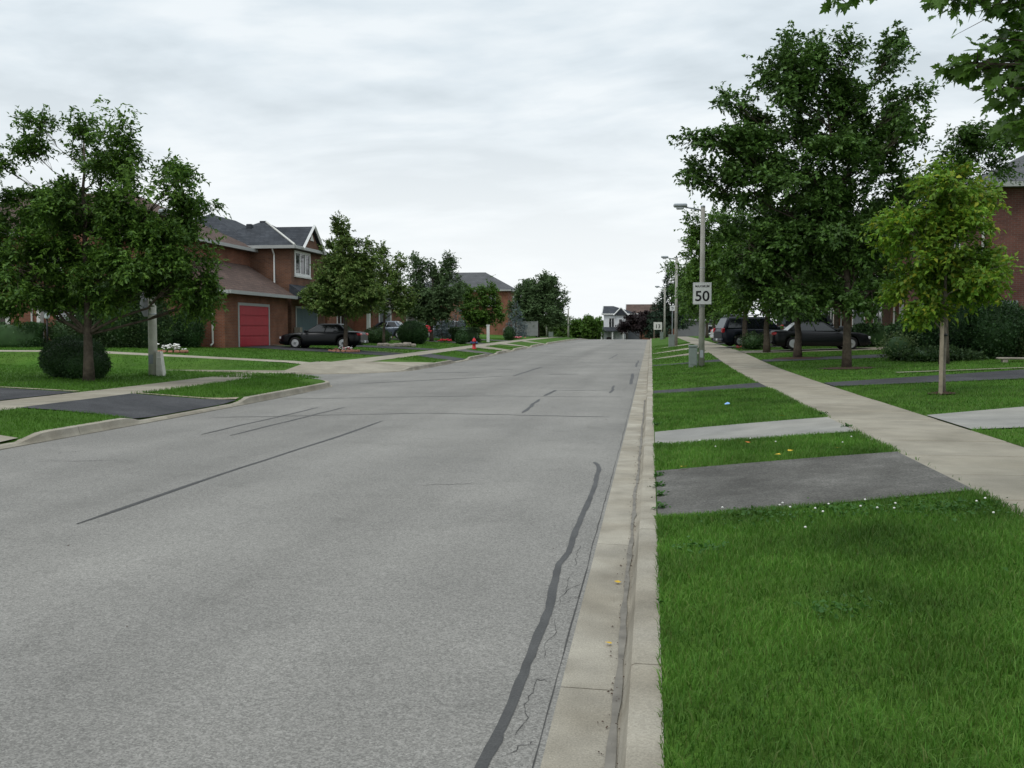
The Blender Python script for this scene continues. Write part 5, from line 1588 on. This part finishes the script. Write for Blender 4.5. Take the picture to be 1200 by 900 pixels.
# hydrant
hx, hy = -11.05, 61.0
hd = thing('fire_hydrant', 'red fire hydrant on the left verge', 'hydrant', (hx, hy, g(hx, hy)))
MB().lathe([(.16, -.02), (.16, .05), (.11, .06), (.10, .46), (.14, .47), (.14, .52), (.12, .56), (.07, .66), (.03, .70)], (0, 0, 0), 16).build('barrel', M['hydrant_red'], hd)
for s, ax in ((1, 'x'), (-1, 'x'), (-1, 'y')):
    q = [(.075, s * .08), (.075, s * .20), (.06, s * .235)]
    MB().lathe(q if s > 0 else list(reversed(q)), (0, 0, .40), 10, ax).build('nozzle', M['hydrant_cap'], hd)
MB().lathe([(.035, .70), (.035, .76)], (0, 0, 0), 5).build('nut', M['hydrant_cap'], hd)

def small_sign(label, x, y, w, h, zt, bands, m='sign_white', posts=1, name='small_sign'):
    s = thing(name, label, 'sign', (x, y, g(x, y)))
    MB().rbox(-w / 2, w / 2, -.05, -.035, zt - h, zt, .005).build('panel', M[m], s)
    for k in range(posts):
        q = 0 if posts == 1 else (-w / 2 + .06 + k * (w - .12))
        MB().rbox(q - .03, q + .03, -.033, .03, -.1, zt + .02, .008).build('post', M['stake' if posts > 1 else 'galv'], s)
    for (a, b, c, d) in bands:
        MB().box(a, b, -.0545, -.0505, c, d).build('mark', M['sign_black'], s)
    return s
small_sign('small white sign on thin post left of second light pole', 1.55, 74, .36, .36, 2.85, [(-.08, .08, 2.60, 2.64), (.04, .08, 2.64, 2.72), (-.08, .08, 2.72, 2.76)])
s3 = small_sign('white board on two wooden posts near the third light pole', .75, 112, .95, .85, 1.9, [], m='offwhite', posts=2, name='notice_board')
text('13', .62, .0, 1.22, s3, 'numeral', .012)
pw = thing('marker_post', 'white square post on the left lawn beyond the hydrant', 'post', (-13.4, 80.5, g(-13.4, 80.5)))
MB().rbox(-.11, .11, -.11, .11, -.05, 1.36, .015).build('shaft', M['white'], pw)
MB().rbox(-.14, .14, -.14, .14, 1.361, 1.44, .02).build('cap', M['white'], pw)
sk = thing('tree_stake', 'wooden stake leaning beside the yellow green young tree', 'stake', (5.97, 21.42, g(5.97, 21.42)))
MB().tube([(0, 0, -.1), (.01, .02, 1.5)], .042, 6, False).build('stake', M['stake'], sk)
MB().lathe([(.09, 1.22), (.09, 1.27)], (.05, .09, 0), 12).build('tie', M['black_metal'], sk)
# garden lantern
ln = thing('garden_lantern', 'black post lantern before the brick house blinds', 'lantern', (-28.05, 42.6, g(-28, 42.6)))
MB().tube([(0, 0, -.05), (0, 0, 1.35)], [.05, .04], 8).build('post', M['black_metal'], ln)
MB().lathe([(.09, 1.35), (.13, 1.40), (.16, 1.68)], (0, 0, 0), 6, smooth=False).build('glass', M['lens'], ln)
MB().lathe([(.24, 1.681), (.20, 1.74), (.06, 1.86), (.02, 1.93)], (0, 0, 0), 6, smooth=False).build('hood', M['black_metal'], ln)
# low slab
sb = thing('stone_bench', 'low pale stone slab on the lawn below the meter box', 'bench', (12.45, 35.5, g(12.45, 35.5)))
MB().rbox(-.75, .75, -.12, .12, .08, .15, .02).build('seat', M['stone'], sb)
for s in (-.5, .5):
    MB().rbox(s - .09, s + .09, -.09, .09, -.03, .079, .01).build('leg', M['stone'], sb)

# ------------------------------------------------------------------ cars
def wheel_mesh():
    t = MB()
    t.lathe([(.20, -.09), (.285, -.105), (.315, -.07), (.32, 0), (.315, .07), (.285, .105), (.20, .09)], (0, 0, 0), 26, 'y', cap=False)
    r = MB()
    r.lathe([(.205, .085), (.20, .05), (.17, .045), (.05, .07), (.045, .085)], (0, 0, 0), 22, 'y')
    for k in range(7):
        a = 2 * pi * k / 7
        ca, sa = cos(a), sin(a)
        def T(rr, w, y):
            return (ca * rr - sa * w, y, sa * rr + ca * w)
        vs = [T(.04, -.03, .075), T(.04, .03, .075), T(.20, .024, .06), T(.20, -.024, .06), T(.04, -.02, .10), T(.04, .02, .10), T(.20, .015, .088), T(.20, -.015, .088)]
        r.add(vs, [(4, 5, 6, 7), (0, 4, 7, 3), (1, 2, 6, 5), (0, 1, 5, 4), (3, 7, 6, 2)])
    return t.mesh('tyre', M['tyre']), r.mesh('rim', M['rim'])
TYRE, RIM = wheel_mesh()
def car(name, label, x, y, heading, paint, L=4.5, W=1.74, Hh=1.42, style='sedan', z=None, group='cars parked in driveways', roofrack=False):
    z = g(x, y) + .016 if z is None else z
    C = thing(name, label, 'car', (x, y, z), heading, group)
    R = .32
    wb = L * .585
    xf, xr = wb / 2 + .02, -wb / 2 + .02
    belt0 = Hh * (.635 if style == 'sedan' else .58)
    if style == 'sedan':
        bk = [(-L / 2, belt0 * .84), (-L / 2 + .10, belt0 * 1.01), (-L * .27, belt0 * 1.05), (0, belt0 * 1.01), (L * .24, belt0 * .99), (L * .40, belt0 * .91), (L / 2 - .12, belt0 * .83), (L / 2 - .03, belt0 * .72), (L / 2, belt0 * .60)]
        G0, G1 = (L * .215, -L * .36), (L * .02, -L * .235)      # front/rear of the glasshouse at belt and roof
    elif style == 'suv':
        bk = [(-L / 2, belt0 * .82), (-L / 2 + .08, belt0 * 1.02), (0, belt0), (L * .24, belt0 * .97), (L * .42, belt0 * .90), (L / 2 - .05, belt0 * .78), (L / 2, belt0 * .6)]
        G0, G1 = (L * .225, -L * .485), (L * .07, -L * .415)
    else:
        bk = [(-L / 2, belt0 * .85), (-L / 2 + .06, belt0 * 1.0), (0, belt0), (L * .24, belt0 * .98), (L * .44, belt0 * .92), (L / 2 - .04, belt0 * .85), (L / 2, belt0 * .6)]
        G0, G1 = (L * .20, -L * .49), (L * .12, -L * .475)
    bx, bz = [q[0] for q in bk], [q[1] for q in bk]
    def zb(t):
        return float(np.interp(t, bx, bz))
    def hw(t):
        e = abs(t) / (L / 2)
        return W / 2 * (1 - .04 * e ** 2 - .16 * max(0, (e - .86) / .14) ** 2)
    def bot(t):
        b = .20 + .10 * max(0, (abs(t) / (L / 2) - .86) / .14)
        for w in (xf, xr):
            d = abs(t - w)
            if d < R + .05:
                b = max(b, R + sqrt(max(0, (R + .05) ** 2 - d * d)))
        return b
    st_ = sorted(set(list(np.linspace(-L / 2, L / 2, 64)) + [w + s * (R + .05) * q for w in (xf, xr) for s in (-1, 1) for q in (.999, .97, .9, .75, .5, .2)]))
    rings = []
    for t in st_:
        b, top, w = bot(t), zb(t), hw(t)
        b = min(b, top - .05)
        cr = .02
        half = [(0, b), (w * .72, b), (w * .97, b + .015), (w * 1.0, b + (top - b) * .35), (w * .995, b + (top - b) * .62), (w * .965, b + (top - b) * .86), (w * .90, top - .012), (w * .5, top + cr), (0, top + cr * 1.4)]
        ring = [(t, yy, zz) for yy, zz in half] + [(t, -yy, zz) for yy, zz in reversed(half[1:-1])]
        rings.append(ring)
    MB().loft(list(reversed(rings)), True, True).build('body', M[paint], C)
    # glasshouse
    def sec(t):
        a, b = G0[0] + (G1[0] - G0[0]) * t, G0[1] + (G1[1] - G0[1]) * t
        w = W / 2 * (.905 - .185 * t ** 1.15)
        return a, b, w
    def zz(t):
        return belt0 - .03 + (Hh - belt0 - .02) * t
    rings = []
    for t in (0, .25, .5, .75, .93, 1.0):
        a, b, w = sec(t)
        if t == 1.0:
            a, b, w = a - .10, b + .09, w - .10
        cr = .14
        pts = []
        for (cx, cy, a0) in ((a - cr, w - cr, 0), (b + cr, w - cr, 90), (b + cr, -w + cr, 180), (a - cr, -w + cr, 270)):
            for k in range(5):
                an = radians(a0 + 22.5 * k)
                pts.append((cx + cr * cos(an), cy + cr * sin(an), zz(t)))
        rings.append(pts)
    MB().loft(rings, True, True).build('cabin', M[paint], C)
    gl = .008
    def sidewin(s, ua, ub, t0=.12, t1=.84):
        def fn(u, v):
            t = t0 + (t1 - t0) * v
            a, b, w = sec(t)
            q0 = a - (a - b) * ua
            q1 = a - (a - b) * ub
            return (q0 + (q1 - q0) * u, s * (w + gl), zz(t))
        return MB().grid(fn, 4, 4).build('window', M['car_glass'], C)
    cuts = ((.10, .46), (.485, .86)) if style == 'sedan' else ((.09, .36), (.385, .66), (.69, .93))
    for s in (1, -1):
        for a, b in cuts:
            sidewin(s, a, b)
    def endwin(front):
        def fn(u, v):
            t = .10 + .78 * v
            a, b, w = sec(t)
            q = (a + gl) if front else (b - gl)
            return (q, (u * 2 - 1) * (w - .12), zz(t))
        return MB().grid(fn, 4, 4).build('windscreen' if front else 'rear_window', M['car_glass'], C)
    endwin(True)
    endwin(False)
    # wheels
    for wx in (xf, xr):
        for s in (1, -1):
            tw = link('wheel', TYRE, C, (wx, s * (W / 2 - .115), R), (0, 0, 0 if s > 0 else pi))
            link('rim', RIM, tw)
    MB().box(-L / 2 + .25, L / 2 - .25, -W / 2 + .28, W / 2 - .28, .19, .42).build('chassis', M['chassis'], C)
    # lights, bumpers, plates, mirrors, handles, trim
    hl = belt0 * .66
    for s in (1, -1):
        q = hw(L / 2 - .1) - .02
        MB().rbox(L / 2 - .16, L / 2 + .004, s * q - .30 if s > 0 else s * q - .01, s * q + .01 if s > 0 else s * q + .30, hl - .07, hl + .07, .03).build('headlight', M['lamp_clear'], C)
        if style == 'sedan':
            MB().rbox(-L / 2 - .012, -L / 2 + .26, s * q - .34 if s > 0 else s * q - .035, s * q + .035 if s > 0 else s * q + .34, belt0 * .80, belt0 * .95, .03).build('taillight', M['lamp_red'], C)
        else:
            MB().rbox(-L / 2 - .01, -L / 2 + .16, s * q - .14 if s > 0 else s * q - .035, s * q + .035 if s > 0 else s * q + .14, belt0 * .78, belt0 * 1.04, .03).build('taillight', M['lamp_red'], C)
        MB().rbox(G0[0] - .30, G0[0] - .16, s * (W / 2 - .02) - .02 if s > 0 else s * (W / 2 - .02) - .16, s * (W / 2 - .02) + .16 if s > 0 else s * (W / 2 - .02) + .02, belt0 + .0, belt0 + .13, .03).build('mirror', M[paint], C)
        for hx_ in (-.05, -.95 if style == 'sedan' else -.9):
            MB().rbox(hx_ - .22, hx_ - .05, s * W / 2 * .985 - .015, s * W / 2 * .985 + .015, belt0 * .80, belt0 * .83, .008).build('handle', M['black_metal'] if 'black' in paint else M[paint], C)
        for hx_ in (G0[0] - .28, -.02, -.93):
            MB().box(hx_, hx_ + .008, s * W / 2 * .995 - .003, s * W / 2 * .995 + .003, .32, belt0 * .80).build('door_seam', M['chassis'], C)
    for e in (1, -1):
        x0, x1 = sorted((e * (L / 2 - .14), e * (L / 2 + .045)))
        MB().rbox(x0, x1, -W / 2 * .90, W / 2 * .90, .26, .47, .07).build('bumper', M[paint], C)
        px = e * (L / 2 + .047)
        MB().box(min(px, px + e * .006), max(px, px + e * .006), -.15, .15, .36 if e > 0 else .34, .46).build('licence_plate', M['plate'], C)
    if roofrack:
        for s in (1, -1):
            MB().tube([(G1[0] - .1, s * .52, Hh - .02), (G1[0] - .2, s * .52, Hh + .05), (G1[1] + .2, s * .52, Hh + .05), (G1[1] + .1, s * .52, Hh - .02)], .018, 6).build('roof_rail', M['galv'], C)
    return C
car('parked_car', 'black sedan parked behind the conical tree on left driveway', -17.55, 51.3, pi, 'paint_black', 4.5, 1.70, 1.40)
car('parked_car', 'steel blue sedan parked before the white pillared garage', -20.9, 75.8, pi, 'paint_steel', 4.5, 1.75, 1.45)
car('parked_car', 'grey car mostly hidden behind the blue spruces', -18.6, 87.5, pi, 'paint_grey', 4.4, 1.75, 1.62, 'suv')
car('parked_car', 'black sedan parked behind the tall maple right of the sidewalk', 8.05, 49.5, radians(3), 'paint_black', 4.6, 1.8, 1.42)
car('parked_car', 'navy family car parked with its red tail lamp toward sidewalk', 6.1, 58.0, radians(14), 'paint_navy', 4.8, 1.9, 1.74, 'suv', roofrack=True)
car('parked_car', 'boxy dark grey car parked behind the right black sedan', 9.4, 58.6, radians(5), 'paint_grey', 4.3, 1.8, 1.86, 'box')
car('parked_car', 'white car peeking out behind the speed sign pole', 6.6, 72.5, radians(5), 'paint_white', 4.5, 1.75, 1.42)

# ------------------------------------------------------------------ small things on the ground
def flat_leaf(x, y, z, s, m, rz, label, group, tilt=.2):
    v, f = maple_leaf(s)
    b = MB()
    b.add(v, f)
    o = link('fallen_leaf', b.mesh('fallen_leaf', M[m]), None, (x, y, z), (tilt, .1, rz))
    tag(o, label, 'leaf', group)
GL = 'yellow leaves fallen by the kerb'
for k, (x, y, s, m, lab) in enumerate(((-.21, 6.55, .045, 'leaf_yellow', 'upper of two yellow leaves lying in the near gutter'), (-.20, 5.25, .04, 'leaf_yellow', 'lower of two yellow leaves lying in the near gutter'),
        (.40, 11.5, .09, 'leaf_yellow', 'yellow leaf at the kerb corner of near dark driveway'), (1.45, 11.75, .085, 'leaf_yellow', 'yellow leaf on the grass edge beyond near dark driveway'), (1.62, 11.9, .07, 'leaf_yellow', 'smaller yellow leaf further in on the same grass edge'), (1.25, 12.9, .07, 'leaf_orange', 'orange leaf on the narrow grass strip between driveways'), (2.15, 16.3, .09, 'leaf_yellow', 'yellow leaf beyond the pale concrete driveway'), (2.2, 11.95, .07, 'leaf_yellow', 'yellow leaf near the sidewalk end of grass strip'))):
    z = float(zr(y)) + .012 if x < 0 else g(x, y) + .055
    flat_leaf(x, y, z, s, m, k * 1.3, lab, GL)
wr = MB()
wr.add([(-.05, -.04, .04), (.05, -.03, .05), (.045, .04, .07), (-.045, .045, .05), (0, 0, .085)], [(0, 1, 4), (1, 2, 4), (2, 3, 4), (3, 0, 4), (3, 2, 1, 0)])
o = wr.build('wrapper', M['litter_blue'])
o.location = (1.48, 19.5, g(1.48, 19.5))
tag(o, 'pale blue crumpled wrapper lying in the verge grass', 'litter')
cl = MB()
for k in range(24):
    x, y = random.choice((.7, 1.1, 1.3, 1.9, 2.65)) + random.gauss(0, .16), 8.6 - abs(random.gauss(0, .5))
    if random.random() < .25:
        x, y = random.uniform(.3, 2.75), random.uniform(12.2, 13.7)
    cl.lathe([(.005, -.005), (.010, 0), (.008, .006), (.002, .009)], (x, y, g(x, y) + random.uniform(.05, .075)), 6)
struct(cl.build('clover_flowers', M['petal']), 'stuff')
# broad leaved weeds in the near lawn and at the kerb
rng = np.random.default_rng(5)
def weeds(spots, name):
    B, D, N, L_ = [], [], [], []
    for x, y, r_, n in spots:
        p = np.stack([x + rng.normal(size=n) * r_, y + rng.normal(size=n) * r_, np.zeros(n)], -1)
        p[:, 2] = G(p[:, 0], p[:, 1]) + rng.uniform(.01, .05, n)
        B.append(p)
        D.append(unit(rng.normal(size=(n, 3)) * np.array([1, 1, .3]) + np.array([0, 0, .25])))
        N.append(unit(rng.normal(size=(n, 3)) * .4 + np.array([0, 0, 1.])))
        L_.append(rng.uniform(.02, .05, n))
    B, D, N, L_ = map(np.concatenate, (B, D, N, L_))
    V, F = leaf_quads(B, D, N, L_, L_ * .75)
    struct(link(name, np_mesh(name, V, F, M['clover'])), 'stuff')
weeds([(1.05, 5.4, .13, 70), (2.3, 8.1, .22, 300), (.9, 8.1, .22, 160), (1.6, 8.2, .2, 120), (.35, 7.0, .1, 60), (.09, 9.2, .03, 40), (.10, 9.9, .03, 40), (.09, 10.5, .035, 50), (.09, 11.2, .03, 40), (.0, 6.1, .025, 30), (.03, 5.6, .02, 20), (2.6, 6.0, .2, 200), (.06, 13.8, .06, 80), (.06, 16.4, .06, 80), (2.78, 16.6, .04, 60), (2.79, 14.6, .03, 40)], 'weeds')

# grit washed along the gutter and a scatter of loose bits on the road
gr = MB()
for k in range(300):
    y = random.uniform(2.6, 16) if k < 270 else random.uniform(2.8, 20)
    x = random.gauss(-.15, .035) if k < 270 else random.uniform(-8, -.45)
    s = random.uniform(.0025, .008) * (.8 if k < 270 else .9)
    z = float(zr(y)) + .004
    a = random.uniform(0, 6)
    gr.add([(x + s * 1.6 * cos(a), y + s * 1.6 * sin(a), z), (x - s * sin(a), y + s * cos(a), z), (x - s * 1.6 * cos(a), y - s * 1.6 * sin(a), z), (x + s * sin(a), y - s * cos(a), z), (x, y, z + s)], [(0, 1, 4), (1, 2, 4), (2, 3, 4), (3, 0, 4)])
struct(gr.build('grit', M['mulch']), 'stuff')
